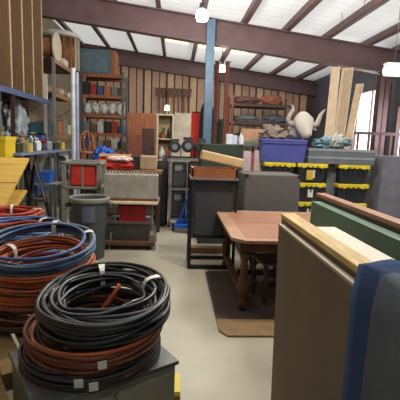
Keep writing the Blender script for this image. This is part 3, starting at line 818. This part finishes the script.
# ------------------------------------------------------------------ folding table and what stands around it
a = at(103,204,6.0); b = at(158,204,6.0); FX0, FX1 = a.x, b.x; xm = (FX0+FX1)/2; w = (FX1-FX0)/2
FZ = .76
t = thing('folding_table', 'small white topped folding table with thin curved metal legs', 'table', (xm, 6.3, 0))
MB().rbox(-w,w,-.3,.3,FZ-.045,FZ,.01).build('tabletop', mat('off_white_laminate',(206,192,160),.5), t)
for sx, s2 in ((-1,.62),(1,.75)):
    for sy in (-1,1):
        MB().loft([(sx*w*s2,sy*.12,FZ-.04),(sx*w*s2,sy*.14,.42),(sx*w*(s2+.12),sy*.2,.26),(sx*w*(s2+.16),sy*.26,0)], .013, 8).build('leg', METAL, t, True)
    MB().loft([(sx*w*s2,-.14,.42),(sx*w*s2,.14,.42)], .011, 6).build('crossbar', METAL, t, True)
# grey case with clips
a = at(103.5,198,6.05); b = at(157.5,198,6.05)
t = thing('grey_case', 'pale grey shallow case with a row of small clips on the folding table', 'case', ((a.x+b.x)/2, 6.2, FZ)); w2 = (b.x-a.x)/2
MB().rbox(-w2,w2,-.14,.14,.03,.40,.012).build('body', mat('pale_grey_shell',(146,142,132),.6), t)
MB().box(-w2-.006,w2+.006,-.146,.146,0,.035).build('base_strip', mat('rust_strip',(110,64,44),.7), t)
for k in range(17):
    x = -w2+.04+k*(2*w2-.08)/16
    MB().loft([(x,-.12,.395),(x,-.13,.43),(x,-.1,.445),(x,-.07,.40)], .007, 6).build('clip', METAL, t, True)
# red crate and dark dolly under the table
t = thing('plywood_dolly', 'low dark brown wheeled dolly on the floor under the folding table', 'dolly', (xm-.05, 6.25, 0))
MB().box(-.42,.42,-.25,.25,.08,.13).build('deck', mat('dark_brown_deck',(86,58,40),.8), t)
for sx in (-1,1):
    for sy in (-1,1): MB().loft([(sx*.34-.02,sy*.18,.04),(sx*.34+.02,sy*.18,.04)], .04, 12).build('wheel', BLACK, t, True)
t = thing('dark_crate', 'dark grey crate on the dolly under the folding table', 'crate', (xm-.05, 6.28, .13))
MB().box(-.36,.34,-.2,.2,0,.28,.02).build('body', mat('dusk_crate',(62,58,54),.8), t)
MB().box(-.37,.35,-.21,.21,.27,.30).build('rim', mat('dusk_crate_rim',(84,78,70),.7), t)
t = thing('red_bin', 'dark red plastic bin on top of the crate under the folding table', 'bin', (xm+.02, 6.28, .43))
MB().box(-.22,.2,-.15,.15,0,.22,.02).build('body', REDP, t); MB().box(-.23,.21,-.16,.16,.2,.24).build('rim', REDP, t)

# round grey trash can
c = at(87,194,5.5)
t = thing('trash_can', 'round dark grey trash can in front of the red bags', 'trash can', (c.x, 5.65, 0))
MB().lathe([(.2,0),(.205,.01),(.26,.84),(.262,.845),(.24,.845),(.19,.03),(.0,.03)], seg=28, cap=False).build('body', GREYD, t, True)
m = MB(); m.lathe([(.262,.8),(.285,.81),(.29,.86),(.262,.875),(.25,.86),(.25,.8)], seg=28, cap=False); m.build('rim', GREYP, t, True)
for sx in (-1,1): MB().rbox(sx*.285-.03,sx*.285+.03,-.07,.07,.72,.79,.01).build('handle', GREYD, t)
c2 = MB(); 
for k in range(6):
    a_ = -1.75+k*.11; r = .262
    c2.hexa([(r*math.cos(a_),r*math.sin(a_),.55),(r*math.cos(a_+.11),r*math.sin(a_+.11),.55),((r-.01)*math.cos(a_+.11),(r-.01)*math.sin(a_+.11),.55),((r-.01)*math.cos(a_),(r-.01)*math.sin(a_),.55),
             (r*math.cos(a_),r*math.sin(a_),.78),(r*math.cos(a_+.11),r*math.sin(a_+.11),.78),((r-.01)*math.cos(a_+.11),(r-.01)*math.sin(a_+.11),.78),((r-.01)*math.cos(a_),(r-.01)*math.sin(a_),.78)])
c2.build('blue_label', mat('faded_blue_print',(84,92,108),.7), t)

# grey rolling shelf with red bags
a = at(61,165,6.35); b = at(101,165,6.35); xg = (a.x+b.x)/2; w = (b.x-a.x)/2
t = thing('utility_cart', 'grey plastic utility cart holding red fabric bags behind the trash can', 'cart', (xg, 6.6, 0))
for z in (.1,.55,.88): MB().rbox(-w,w,-.25,.25,z,z+.04,.01).build('shelf', GREYP, t)
for sx in (-1,1):
    MB().rbox(sx*(w-.035)-.035,sx*(w-.035)+.035,-.25,-.19,.06,1.3,.012).build('post', GREYP, t)
    MB().rbox(sx*(w-.035)-.035,sx*(w-.035)+.035,.19,.25,.06,1.3,.012).build('post', GREYP, t)
    for sy in (-1,1): MB().loft([(sx*(w-.05)-.02,sy*.2,.05),(sx*(w-.05)+.02,sy*.2,.05)], .05, 12).build('wheel', BLACK, t, True)
MB().rbox(-w,w,.17,.25,1.26,1.32,.012).build('top_rail', GREYP, t)
MB().rbox(-w,w,-.25,-.19,1.26,1.31,.012).build('top_rail', GREYP, t)
for sx in (-1,1): MB().rbox(sx*(w-.035)-.03,sx*(w-.035)+.03,-.2,.2,1.25,1.31,.01).build('top_rail', GREYP, t)
m_ = MB().rbox(-.21,.19,-.14,.14,0,.36,.04,3)
t = thing('red_bag', 'bright red fabric bag on the grey utility cart', 'bag', (xg+.03, 6.52, .92))
m_.build('body', REDF, t, True)
MB().box(-.03,.0,-.146,-.138,.0,.33).build('strap', GREYP, t); MB().loft([(-.1,-.12,.32),(-.08,-.12,.37),(.02,-.12,.37),(.04,-.12,.32)], .012, 6).build('handle', REDP, t, True)
o = MB().rbox(-.1,.1,-.12,.12,0,.18,.02).build('cardboard_box', CARD, loc=(xg-.13-.12+.0, 6.52, .92)); o.location.x = xg-w+.17; bpy.data.objects.remove(o)
# low workbench with red cloths, boxes
a = at(97,170,7.3); b = at(162,170,7.3); xw = (a.x+b.x)/2; w = (b.x-a.x)/2
t = thing('workbench', 'long brown workbench buried in red cloths and boxes behind the grey case', 'workbench', (xw, 7.6, 0))
MB().box(-w,w,-.35,.35,1.08,1.13).build('worktop', FBRD, t)
for sx in (-1,1):
    for sy in (-1,1): MB().box(sx*(w-.06)-.04,sx*(w-.06)+.04,sy*.3-.04,sy*.3+.04,0,1.08).build('leg', DWOOD, t)
MB().box(-w+.05,w-.05,-.3,.3,.3,.34).build('shelf', DWOOD, t)
c = at(116,170,7.4)
o = MB().blob((c.x-.1, 7.42, 1.13+.075), (.42,.16,.095), .35, 5, 2, 4).build('red_cloth', REDF, smooth=True); tag(o, 'heap of bright red cloth along the workbench behind the grey case', 'cloth')
c = at(119,165,7.35)
o = MB().blob((c.x, 7.33, 1.13+.16+.035), (.22,.1,.05), .4, 5, 6, 4).build('white_cloth', mat('pinkish_white_cloth',(226,196,194),.9,0,.1,6,.4), smooth=True); tag(o, 'white and pink cloth folded on top of the red cloth', 'cloth')
a = at(101,152,7.75); b = at(131,152,7.75)
t = thing('cardboard_box', 'wide open cardboard box behind the red and white cloths', 'box', ((a.x+b.x)/2, 7.76, 1.13)); w2 = (b.x-a.x)/2
m = MB(); h = a.z-1.13-.02
m.box(-w2,w2,-.15,-.14,0,h).box(-w2,w2,.14,.15,0,h-.04).box(-w2,-w2+.01,-.14,.14,0,h).box(w2-.01,w2,-.14,.14,0,h).box(-w2,w2,-.14,.14,0,.01); m.build('body', CARD, t)
m = MB(); m.hexa([(-w2,-.15,h),(w2,-.15,h),(w2,-.14,h),(-w2,-.14,h),(-w2,-.22,h-.05),(w2,-.22,h-.05),(w2,-.21,h-.045),(-w2,-.21,h-.045)]); m.build('flap', CARD, t)
c = at(136,163,7.6)
o = MB().rbox(-.09,.09,-.1,.1,0,.25,.01).build('black_case', BLACK, loc=(c.x, 7.6, 1.13)); tag(o, 'small black case between the cardboard box and the beige box', 'case')
c = at(149,163,7.6)
o = MB().rbox(-.16,.15,-.16,.16,0,.26,.03,3).build('beige_box', mat('beige_fabric_box',(158,136,108),.9), loc=(c.x, 7.6, 1.13)); tag(o, 'beige box at the right end of the brown workbench', 'box')
# wooden chair and blue tarp further back on a dark cabinet
a = at(80,160,8.3); b = at(112,160,8.3); xd = (a.x+b.x)/2; w = (b.x-a.x)/2
t = thing('dark_cabinet', 'dark low cabinet carrying the orange wooden chair and blue tarp', 'cabinet', (xd, 8.55, 0))
MB().box(-w,w,-.25,.25,0,1.2).build('body', DWOOD, t, bevel=.005)
for sx in (-1,1):
    d_ = MB().box(min(sx*.01,sx*(w-.02)),max(sx*.01,sx*(w-.02)),-.27,-.25,.05,1.15).build('door', DWOOD, t)
    MB().box(sx*.04-.01,sx*.04+.01,-.285,-.27,.6,.7).build('handle', METAL, d_)
c = at(87,150,8.45)
t = thing('bentwood_chair', 'orange brown bentwood chair with curved back stored on the dark cabinet', 'chair', (c.x, 8.5, 1.2), .3)
MB().lathe([(.14,.16),(.15,.17),(.15,.19),(.13,.2)], seg=18).build('seat', OWOOD, t, True)
for sx in (-1,1):
    MB().loft([(sx*.12,.1,0),(sx*.13,.11,.18),(sx*.14,.15,.4),(sx*.1,.17,.55),(0,.18,.62)], .016, 8).build('back_rail', OWOOD, t, True)
    MB().loft([(sx*.12,-.1,0),(sx*.11,-.09,.165)], .015, 8).build('leg', OWOOD, t, True)
    MB().loft([(sx*.04,.12,.19),(sx*.07,.16,.4),(sx*.03,.175,.56)], .012, 8).build('spindle', OWOOD, t, True)
c = at(103,149,8.45)
o = MB().blob((c.x, 8.5, 1.2+.13), (.2,.16,.16), .6, 5, 8, 4).build('blue_tarp', BLUE, smooth=True); tag(o, 'bright blue crumpled tarp beside the orange wooden chair', 'tarp')

# ------------------------------------------------------------------ left racks
def rack(lab, x0, x1, y0, y1, top, shelves, beam, along='y', upr=UPR):
    t = thing('storage_rack', lab, 'rack', (x0, y0, 0)); W_, D = x1-x0, y1-y0
    for x in (0, W_):
        for y in (0, D):
            MB().box(x-.035,x+.035,y-.03,y+.03,0,top).build('upright', upr, t)
    for z in shelves:
        if along == 'y':
            for x in (0, W_): MB().box(x-.02,x+.02,.03,D-.03,z-.11,z-.01).build('beam', beam, t)
            MB().box(.02,W_-.02,.03,D-.03,z-.035,z-.01).build('shelf', DWOOD, t)
        else:
            for y in (0, D): MB().box(.035,W_-.035,y-.02,y+.02,z-.11,z-.01).build('beam', beam, t)
            MB().box(.035,W_-.035,.02,D-.02,z-.035,z-.01).build('shelf', DWOOD, t)
    for y in ((0, D) if along == 'y' else (0,)):
        z = .3
        while along == 'y' and z < top-.6:
            MB().beam((.035,y,z),(W_-.035,y,z+.5),.02,.02).build('brace', upr, t); z += .9
    return t
R1 = dict(x0=-3.85, x1=-2.95, y0=7.0, y1=9.75)
rack('nearest left pallet rack with blue beams carrying tall brown doors', -3.85, -2.95, 7.0, 9.75, 2.52, (.5, 1.42, 2.52), BLBE)
MB().box(.86,.94,.6,.62,0,2.4).build('upright', DWOOD, bpy.data.objects['storage_rack'])
# tall brown doors standing on the top shelf
def door_leaf(y, lab, h, x=-3.45, ry=0):
    t = thing('door_leaf', lab, 'door', (x, y, 2.51), 0)
    t.rotation_euler = (0, 0, ry)
    MB().box(-.42,.42,-.025,.025,0,h).build('slab', BWD, t)
    MB().box(.42,.432,-.027,.027,0,h).build('edge_strip', DEDGE, t)
    MB().box(-.3,.3,-.03,-.025,.1,h-.1).build('face_panel', BWD, t)
BWD = wood('tall_door_brown', (122,96,70), (110,84,60), 'z', .6)
DEDGE = mat('door_edge_wood', (168,144,112), .7)
hs = [2.3,2.3,2.25,2.2,2.15]
ordn = ['nearest the camera','second nearest','middle one','fourth from the camera','farthest from the camera']
for k in range(5):
    door_leaf(7.15+k*.58, 'tall brown door standing on the blue rack, %s of five' % ordn[k], min(hs[k], 2.3), -3.42, 0)
for k in ():
    y = 7.45+k*.6
    o = MB().box(-.03,.03,-.02,.02,0,2.0-.2*k).build('timber_stud', DEDGE, loc=(-3.08+.02*k, y, 2.51), rot=(0,-.05,0)); tag(o, 'pale timber stud leaning between tall brown doors, %s' % ('nearest','middle','farthest')[k], 'timber')
# shelf 1.42 clutter: bottles, cans, tools
rng = random.Random(5)
cl_cols = [('white',(206,206,200)),('grey',(128,130,132)),('black',(36,38,40)),('tan',(150,128,92)),('teal',(60,96,104)),('red',(150,44,36)),('blue',(52,78,140)),('olive',(92,92,58)),('yellow',(196,160,50))]
sides = ['front row','back row']
def item(kind, cn, col_, x, y, z, s_, lab, grp):
    m_ = mat('item_'+cn, col_, .55, 0, .15, 10, .05)
    if kind == 'bottle':
        t = thing('bottle', lab, 'bottle', (x,y,z), group=grp)
        MB().lathe([(.045*s_,0),(.05*s_,.01),(.05*s_,.17*s_),(.02*s_,.23*s_),(.018*s_,.26*s_)], seg=12).build('body', m_, t, True)
        MB().lathe([(.022*s_,.255*s_),(.022*s_,.29*s_)], seg=10).build('cap', BLACK, t)
    elif kind == 'can':
        t = thing('paint_can', lab, 'can', (x,y,z), group=grp)
        MB().lathe([(.08*s_,0),(.08*s_,.19*s_)], seg=16).build('body', m_, t); MB().lathe([(.083*s_,.19*s_),(.083*s_,.2*s_),(.07*s_,.2*s_),(.07*s_,.195*s_)], seg=16).build('lid', METAL, t)
    elif kind == 'box':
        t = MB().rbox(-.09*s_,.09*s_,-.07*s_,.07*s_,0,.2*s_,.008).build('small_box', m_, loc=(x,y,z), rot=rng.uniform(-.3,.3)); tag(t, lab, 'box', grp)
    elif kind == 'drill':
        t = thing('power_drill', lab, 'drill', (x,y,z), 1.2, grp)
        MB().rbox(-.03,.03,-.05,.05,0,.06,.01).build('battery', BLACK, t); MB().loft([(0,0,.05),(0,.02,.16)], .02, 8).build('grip', m_, t, True)
        MB().loft([(0,.09,.18),(0,-.08,.18),(0,-.14,.18)], [.035,.035,.012], 10).build('motor_housing', m_, t, True)
    elif kind == 'jug':
        t = thing('jug', lab, 'jug', (x,y,z), rng.uniform(-.5,.5)+1.57, grp)
        MB().rbox(-.1*s_,.1*s_,-.07*s_,.07*s_,0,.24*s_,.03*s_).build('body', m_, t, True)
        MB().loft([(.07*s_,0,.23*s_),(.05*s_,0,.3*s_),(-.02*s_,0,.3*s_),(-.05*s_,0,.235*s_)], .013*s_, 8).build('handle', m_, t, True)
        MB().lathe([(.025*s_,.23*s_),(.025*s_,.28*s_)], (-.06*s_,0,0), 10).build('cap', BLACK, t)
    return t
kinds = ['bottle','can','jug','box','drill','bottle','jug','can','bottle']
k = 0
for row, x in enumerate((-3.05, -3.3)):
    for j in range(15 if row == 0 else 11):
        y = 7.15 + j*(.178 if row == 0 else .24)
        cn, cc = cl_cols[(k*4+j) % 9]; kd = kinds[(k*5+j*2) % 9]
        s_ = 1.0 + rng.random()*.5 + .25*row
        item(kd, cn, cc, x+rng.uniform(-.03,.03), y, 1.41, s_*(.85 if kd in ('jug','can') and row==0 else 1),
             '%s %s on blue rack middle shelf, %s, %s from near end' % (cn, kd.replace('drill','drill'), sides[row], ['first','second','third','fourth','fifth','sixth','seventh','eighth','ninth','tenth','eleventh','twelfth','thirteenth','fourteenth','fifteenth'][j]), 'clutter on the blue rack middle shelf')
        k += 1
# silver wrap and bags behind/above
o = MB().blob((-3.45, 9.0, 1.41+.5), (.22,.42,.5), .5, 5, 12, 4).build('plastic_wrap', SILV, smooth=True); tag(o, 'big crumpled silver plastic wrapped bundle at the far end of the blue rack', 'bundle')
o = MB().blob((-3.58, 8.0, 1.41+.36), (.18,.5,.36), .5, 5, 13, 4).build('plastic_wrap', mat('dark_silver_wrap',(92,98,104),.4,0,.25,8,.8,bscale=10), smooth=True); tag(o, 'dark grey plastic wrapped bundle behind the shelf clutter of the blue rack', 'bundle')
# bottom bins
for k, (y, m_, cn) in enumerate(((7.5,GREYP,'grey'),(8.2,BLACK,'black'),(8.9,BLUE,'bright blue'))):
    t = thing('storage_bin', '%s plastic bin on the bottom shelf of the blue rack' % cn, 'bin', (-3.2, y+.2, .49))
    MB().box(-.2,.22,-.25,.25,0,.38,.03).build('body', m_, t); MB().box(-.21,.23,-.26,.26,.36,.4).build('rim', m_, t)
# blue bin visible near the floor between the racks and the cart
c = at(43.5,183,7.4)
t = thing('storage_bin', 'bright blue plastic bin on a low stand left of the utility cart', 'bin', (c.x, 7.5, c.z))
MB().box(-.13,.13,-.15,.15,0,.2,.02).build('body', BLUE, t); MB().box(-.14,.14,-.16,.16,.18,.21).build('rim', BLUE, t)
t = thing('low_stand', 'low grey stand under the bright blue bin', 'stand', (c.x, 7.5, 0))
MB().box(-.25,.25,-.2,.2,c.z-.03,c.z).build('top_board', GREYP, t)
for sx in (-1,1):
    for sy in (-1,1): MB().box(sx*.22-.02,sx*.22+.02,sy*.17-.02,sy*.17+.02,0,c.z-.03).build('leg', UPR, t)
# long low bench of tools in front of racks (blue grey top)
a = at(28,157,6.9); b = at(66,150,9.2)
t = thing('tool_bench', 'narrow blue grey bench with tools running along the blue rack', 'bench', (-2.62, 7.9, 0))
MB().box(-.17,.17,-1.3,1.9,1.36,1.40).build('bench_top', mat('blue_grey_top',(108,122,150),.5), t)
for y in (-1.2, .3, 1.8):
    for x in (-.14,.14): MB().box(x-.02,x+.02,y-.02,y+.02,0,1.36).build('leg', UPR, t)
for j in range(13):
    y = 6.8+j*.23
    cn, cc = cl_cols[(j*5+2) % 9]; kd = kinds[(j*2+1) % 9]
    item(kd, cn, cc, -2.62+rng.uniform(-.04,.04), y, 1.40, .8, '%s %s on the blue grey tool bench, %s from its near end' % (cn, kd.replace('drill','drill'), ['first','second','third','fourth','fifth','sixth','seventh','eighth','ninth','tenth','eleventh','twelfth','thirteenth'][j]), 'clutter on the tool bench')
# yellow bin at far left
c = at(4,160,6.5)
t = thing('yellow_bin', 'tall yellow bin behind the sloping yellow table at the left edge', 'bin', (c.x-.04, 6.5, 0))
MB().box(-.2,.15,-.2,.2,0,1.64,.05).build('body', YBIN, t); MB().box(-.21,.16,-.21,.21,1.6,1.66).build('rim', YBIN, t)

# second rack: drum and slatted crates on top
rack('second left rack with pale beams beneath the white drum', -3.85, -2.95, 10.15, 12.6, 3.55, (.5, 1.75, 2.75, 3.55), mat('pale_beam',(150,112,80),.6), upr=METAL)
c = at(66,72,11.6)
t = thing('slatted_crate', 'round slatted wooden drum with a pale top on the second rack', 'drum', (-3.25, 12.0, 3.54))
MB().lathe([(.5,.85),(.52,.93),(.44,1.0),(.2,1.04),(.01,1.05)], seg=22).build('top_cover', WBAG, t, True)
for k in range(16):
    a_ = 2*PI*k/16
    MB().beam((.46*math.cos(a_),.46*math.sin(a_),.0),(.46*math.cos(a_),.46*math.sin(a_),.86),.05,.02).build('slat', OWOOD if k%3 else CREAM, t)
MB().lathe([(.43,0),(.43,.85)], seg=20).build('drum_core', CARDD, t, True)
t = thing('cable_spool', 'wooden spool lying on the second rack near the tall brown doors', 'spool', (-3.35, 10.75, 3.54))
MB().loft([(-.3,0,.36),(.3,0,.36)], .22, 20).build('core', mat('spool_core',(150,104,74),.7), t, True)
for x in (-.33,.3): MB().loft([(x,0,.36),(x+.04,0,.36)], .36, 24).build('flange', CREAM, t)
c = at(66,73,12.2)
o = MB().rbox(-.12,.1,-.22,.22,0,.17,.01).build('white_carton', WHITE, loc=(-3.05,11.3,3.54)); tag(o, 'small white carton on the edge of the second rack top shelf', 'carton')
# rolls on shelf 2.75, boxes at 1.75
for k in range(6):
    y = 10.4+k*.37; 
    o = MB().loft([(-.4,0,.09),(.35,0,.09)], .085, 14).build('fabric_roll', mat('roll_tint_%d' % k, [(196,176,150),(170,110,70),(190,186,180),(150,120,90),(206,198,184),(140,90,66)][k], .8), smooth=True, loc=(-3.35, y, 2.74))
    tag(o, '%s roll lying end out on the second rack, %s from the near end' % (['cream','orange brown','pale grey','tan','off white','dark brown'][k], ['first','second','third','fourth','fifth','sixth'][k]), 'roll', 'rolls on the second rack')
for k in range(5):
    y = 10.45+k*.46; cn, cc = [('teal',(70,110,120)),('orange',(176,104,56)),('grey',(120,122,120)),('cream',(190,180,150)),('brown',(110,80,60))][k]
    o = MB().rbox(-.3,.3,-.17,.17,0,.28+.05*(k%3),.01).build('storage_box', mat('stored_box_'+cn, cc, .7), loc=(-3.3, y, 1.74)); tag(o, '%s box on the second rack shelf below the rolls' % cn, 'box', 'boxes on the second rack')
for k in range(4):
    y = 10.5+k*.55
    o = MB().blob((-3.3, y, .49+.3), (.3,.24,.34), .4, 5, 20+k, 3).build('sack', [WBAG, GREYT, DCLOTH, WBAG][k], smooth=True); tag(o, '%s sack slumped on the second rack bottom shelf, %s' % (['white','grey','black','white'][k], ['nearest','second','third','farthest'][k]), 'sack', 'sacks on the second rack')
# tall bright rolls / pipes standing at rack end
for k, (px, r, m_, cn) in enumerate(((73.5, .06, mat('bright_roll',(200,204,212),.4), 'wide silver white'), (77.3, .04, mat('bluish_roll',(150,160,184),.4), 'thin bluish'))):
    c = at(px,120,10.0)
    o = MB().lathe([(r,0),(r,3.3-k*.1)], seg=14).build('plastic_pipe', m_, smooth=True, loc=(c.x, 10.0, 0)); tag(o, '%s pipe standing upright at the end of the second rack' % cn, 'pipe')
# third rack facing the camera
xa, xb = at(81,100,13.0).x, at(123,100,13.0).x
rack('third rack facing the aisle with orange beams and white sacks', xa, xb, 13.0, 13.9, 3.72, (.5, 1.35, 1.85, 2.42, 3.02, 3.65), ORBE, 'x')
t = thing('equipment_case', 'teal grey case with brown end on top of the third rack', 'case', ((xa+xb)/2-.15, 13.4, 3.64))
MB().rbox(-.6,.42,-.35,.35,0,.74,.02).build('body', TEAL, t); MB().rbox(.42,.56,-.34,.34,0,.72,.02).build('end_panel', OWOOD, t)
MB().box(-.5,.3,-.36,-.345,.08,.64).build('front_panel', mat('case_glass',(96,116,124),.3), t)
for k in range(5):
    x = xa+.18+k*.25; k_ = k
    o = MB().blob((x, 13.2, 2.41+.17), (.14,.2,.21), .4, 5, 40+k, 3).build('white_sack', WBAG, smooth=True); tag(o, 'plump white sack on the third rack, %s from the left' % ['first','second','third','fourth','fifth'][k], 'sack', 'white sacks on the third rack')
zs = [(1.84,.4),(1.34,.34),(3.01,.4),(.49,.5)]
ord_ = ['first','second','third','fourth','fifth','sixth']; shn = ['shelf below the white sacks','shelf two below the white sacks','shelf above the white sacks','bottom shelf']
for j, (z, h) in enumerate(zs):
    for k in range(6):
        x = xa+.14+k*.22; cn, cc = [('grey',(110,112,116)),('red',(140,52,40)),('brown',(104,76,56)),('blue',(60,76,120)),('white',(180,178,172)),('orange',(170,96,60)),('black',(40,40,42))][(j*3+k*2) % 7]
        o = MB().rbox(-.095,.095,-.2,.2,0,h*(.6+.4*rng.random()),.01).build('storage_box', mat('rack_box_'+cn, cc, .7), loc=(x, 13.25, z)); tag(o, '%s box on the third rack %s, %s from the left' % (cn, shn[j], ord_[k]), 'box', 'boxes on the third rack')

# ------------------------------------------------------------------ tall things against the back
a = at(127,150,9.6); b = at(155,150,9.6); w = (b.x-a.x)/2
t = thing('wardrobe', 'tall orange brown wooden cabinet standing at the back of the aisle', 'cabinet', ((a.x+b.x)/2, 9.9, 0)); h = at(140,113,9.6).z
MB().box(-w,w,-.3,.3,0,h).build('body', BWOOD, t, bevel=.005)
d_ = MB().box(-w+.03,w*.1,-.33,-.3,.1,h-.5).build('door', mat('red_brown_door',(112,62,48),.5), t); MB().box(w*.02,w*.06,-.35,-.33,1.2,1.35).build('handle', METAL, d_)
d_ = MB().box(w*.12,w-.02,-.33,-.3,.1,h-.35).build('door', DWOOD, t); MB().box(w*.16,w*.2,-.35,-.33,1.2,1.35).build('handle', METAL, d_)
a = at(157,150,10.6); b = at(172.5,150,10.6); w = (b.x-a.x)/2; h = at(165,114,10.6).z
t = thing('open_bookcase', 'narrow cream bookcase with plants and ornaments right of the brown cabinet', 'bookcase', ((a.x+b.x)/2, 10.85, 0))
for sx in (-1,1): MB().box(sx*w-.02,sx*w+.02,-.2,.2,0,h).build('side_panel', CREAM, t)
MB().box(-w+.02,w-.02,.18,.2,0,h).build('back_panel', mat('sand_back',(168,148,116),.8), t)
for z in (.05,.6,1.15,1.7,h-.03): MB().box(-w+.02,w-.02,-.2,.18,z,z+.03).build('shelf', CREAM, t)
bx0 = (a.x+b.x)/2
t = thing('potted_plant', 'green potted plant on the cream bookcase upper shelf', 'plant', (bx0-.06, 10.8, 1.73))
MB().lathe([(.05,0),(.07,.12)], seg=12).build('pot', OWOOD, t)
m = MB()
for k in range(16):
    a_ = k*2.4; r = .05+.08*((k*7)%5)/5; z = .16+.16*((k*3)%7)/7
    m.loft([(0,0,.1),(r*.6*math.cos(a_),r*.6*math.sin(a_),z),(r*1.2*math.cos(a_),r*1.2*math.sin(a_),z+.02)], [(.004,.004),(.006,.025),(.002,.004)], 6)
m.build('foliage', GREEN, t, True)
t = thing('table_lamp', 'small white lamp on the top shelf of the cream bookcase', 'lamp', (bx0+.03, 10.75, h))
MB().lathe([(.05,0),(.02,.02),(.015,.12)], seg=12).build('base', METAL, t, True); MB().lathe([(.08,.1),(.05,.24)], seg=14).build('lamp_shade', mat('lit_shade',(255,244,220),.6,0,0,1,0,emit=1.5), t, True)
t = thing('vase', 'white vase on the cream bookcase middle shelf', 'vase', (bx0-.08, 10.72, 1.18))
MB().lathe([(.05,0),(.09,.1),(.08,.2),(.03,.28),(.045,.33)], seg=14).build('body', WHITE, t, True)
o = MB().rbox(-.09,.09,-.08,.08,0,.3,.02).build('ornament_box', BWOOD, loc=(bx0+.1, 10.74, 1.18)); tag(o, 'brown ornament box beside the white vase', 'box')
o = MB().lathe([(.04,0),(.05,.02),(.05,.2),(.02,.3)], seg=12).build('bottle', GLASSY, smooth=True, loc=(bx0+.1,10.72,1.73)); tag(o, 'dark green bottle beside the potted plant', 'bottle')
# pale door sized panel and red cloth
a = at(173.5,150,11.6); b = at(190,150,11.6); h = at(182,113,11.6).z
o = MB().box(a.x,b.x,11.6,11.66,0,h).build('whiteboard', mat('off_white_panel',(202,190,172),.7), bevel=.005); tag(o, 'tall off white board standing behind the equipment cart', 'board')
a = at(191,150,11.5); b = at(200.5,150,11.5); h2 = at(196,112,11.5).z
t = thing('banner_stand', 'red cloth hung on a tall stand beside the tall off white board', 'banner', ((a.x+b.x)/2, 11.6, 0)); w = (b.x-a.x)/2
m = MB(); n = 16; rr = []
for z in (h2-.02, .9):
    rr.append([m.bm.verts.new((-w+2*w*i/n, .03*math.sin(i*1.6), z)) for i in range(n+1)])
for i in range(n): m._f([rr[0][i],rr[0][i+1],rr[1][i+1],rr[1][i]])
o = m.build('cloth', REDF, t, True); o.modifiers.new('s','SOLIDIFY').thickness = .01
MB().loft([(-w,0,h2),(w,0,h2)], .018, 8).build('crossbar', BLACKM, t); MB().loft([(0,.05,0.02),(0,.05,h2)], .018, 8).build('pole', BLACKM, t); MB().box(-.2,.2,-.15,.2,0,.02).build('base', BLACKM, t)

# tools hung in a row on the back wall
a = at(156,89,16.8); b = at(192,89,16.8)
t = thing('tool_rail', 'long brown rail fixed across the back wall boards holding tools', 'rail', (a.x, 16.85, a.z))
MB().box(0,b.x-a.x,-.02,.05,-.05,.05).build('rail', mat('rail_brown',(124,84,66),.7), t)
for k in range(7):
    x = a.x + .1 + k*(b.x-a.x-.2)/6
    t = thing('hand_tool', 'dark long handled tool hung on the back wall rail, %s from the left' % ['first','second','third','fourth','fifth','sixth','seventh'][k], 'tool', (x, 16.795, a.z), group='tools hung on the back wall')
    MB().box(-.07,.07,-.03,.034,-.28-.04*(k%2),.06).build('tool_head', mat('dark_tool_head',(92,62,54),.6), t)
    MB().loft([(0,0,-.25),(0,0,-.85-.15*(k%3))], .025, 8).build('handle', mat('tool_handle',(132,92,72),.6), t, True)

# far pallet rack with tarps, right of the red posts
xa, xb = at(232,120,14.6).x, at(292,120,14.6).x
t = rack('far dark rack with rolled tarps right of the rust red posts', xa, xb, 14.6, 15.6, 3.4, (.6, 1.7, 2.45, 3.1), DWOOD, 'x', STEEL_R2)
for k, (x, z, r, m_, cn, L_) in enumerate(((xa+.55,3.09,.16,MAROON,'maroon',.9),(xa+1.5,3.09,.2,mat('rust_bundle',(134,82,62),.85),'rust brown',.8),(xa+.6,2.44,.15,GREYT,'grey',1.0),(xa+1.65,2.44,.17,mat('slate_bundle',(78,80,92),.85),'slate',.9),(xa+.6,1.69,.22,DCLOTH,'black',.9),(xa+1.6,1.69,.24,GREYT,'dusty grey',.9))):
    o = MB().blob((x, 14.95, z+r*.8), (L_/2, .25, r), .35, 4, 60+k, 4).build('tarp_bundle', m_, smooth=True)
    tag(o, '%s rolled tarp bundle on the far dark rack, %s shelf' % (cn, {3.09:'top',2.44:'middle',1.69:'lower'}[z]), 'tarp', 'tarps on the far rack')

for px, py, Y, n_, lab in ((364, 22, 7.2, .42, 'thin loose wire dangling from the roof purlins near the tube light'), (340, 36, 8.6, .25, 'short loose wire dangling from the roof just before the red beam')):
    c = at(px, py, Y); zt_ = roof_z(c.x)-.16
    o = MB().loft([(0,0,zt_),(.02,0,zt_-.15),(-.03,0,zt_-n_*.7),(.02,0,zt_-n_),(.07,0,zt_-n_*.8)], .007, 6).build('hanging_wire', GREYD, smooth=True, loc=(c.x, Y, 0)); tag(o, lab, 'wire')
c = at(45.5, 90, 9.96); z_ = at(45.5, 74, 9.96).z
o = MB().box(-.045,.045,-.02,.02,0,z_).build('white_board', WHITE, loc=(c.x, 9.96, 0)); tag(o, 'narrow tall white board between the tall brown doors and the second rack', 'board')

S.view_settings.view_transform = 'Standard'; S.view_settings.look = 'None'
S.view_settings.gamma = 1; S.view_settings.exposure = 0.0
S.view_settings.use_curve_mapping = False
S.cycles.use_denoising = True
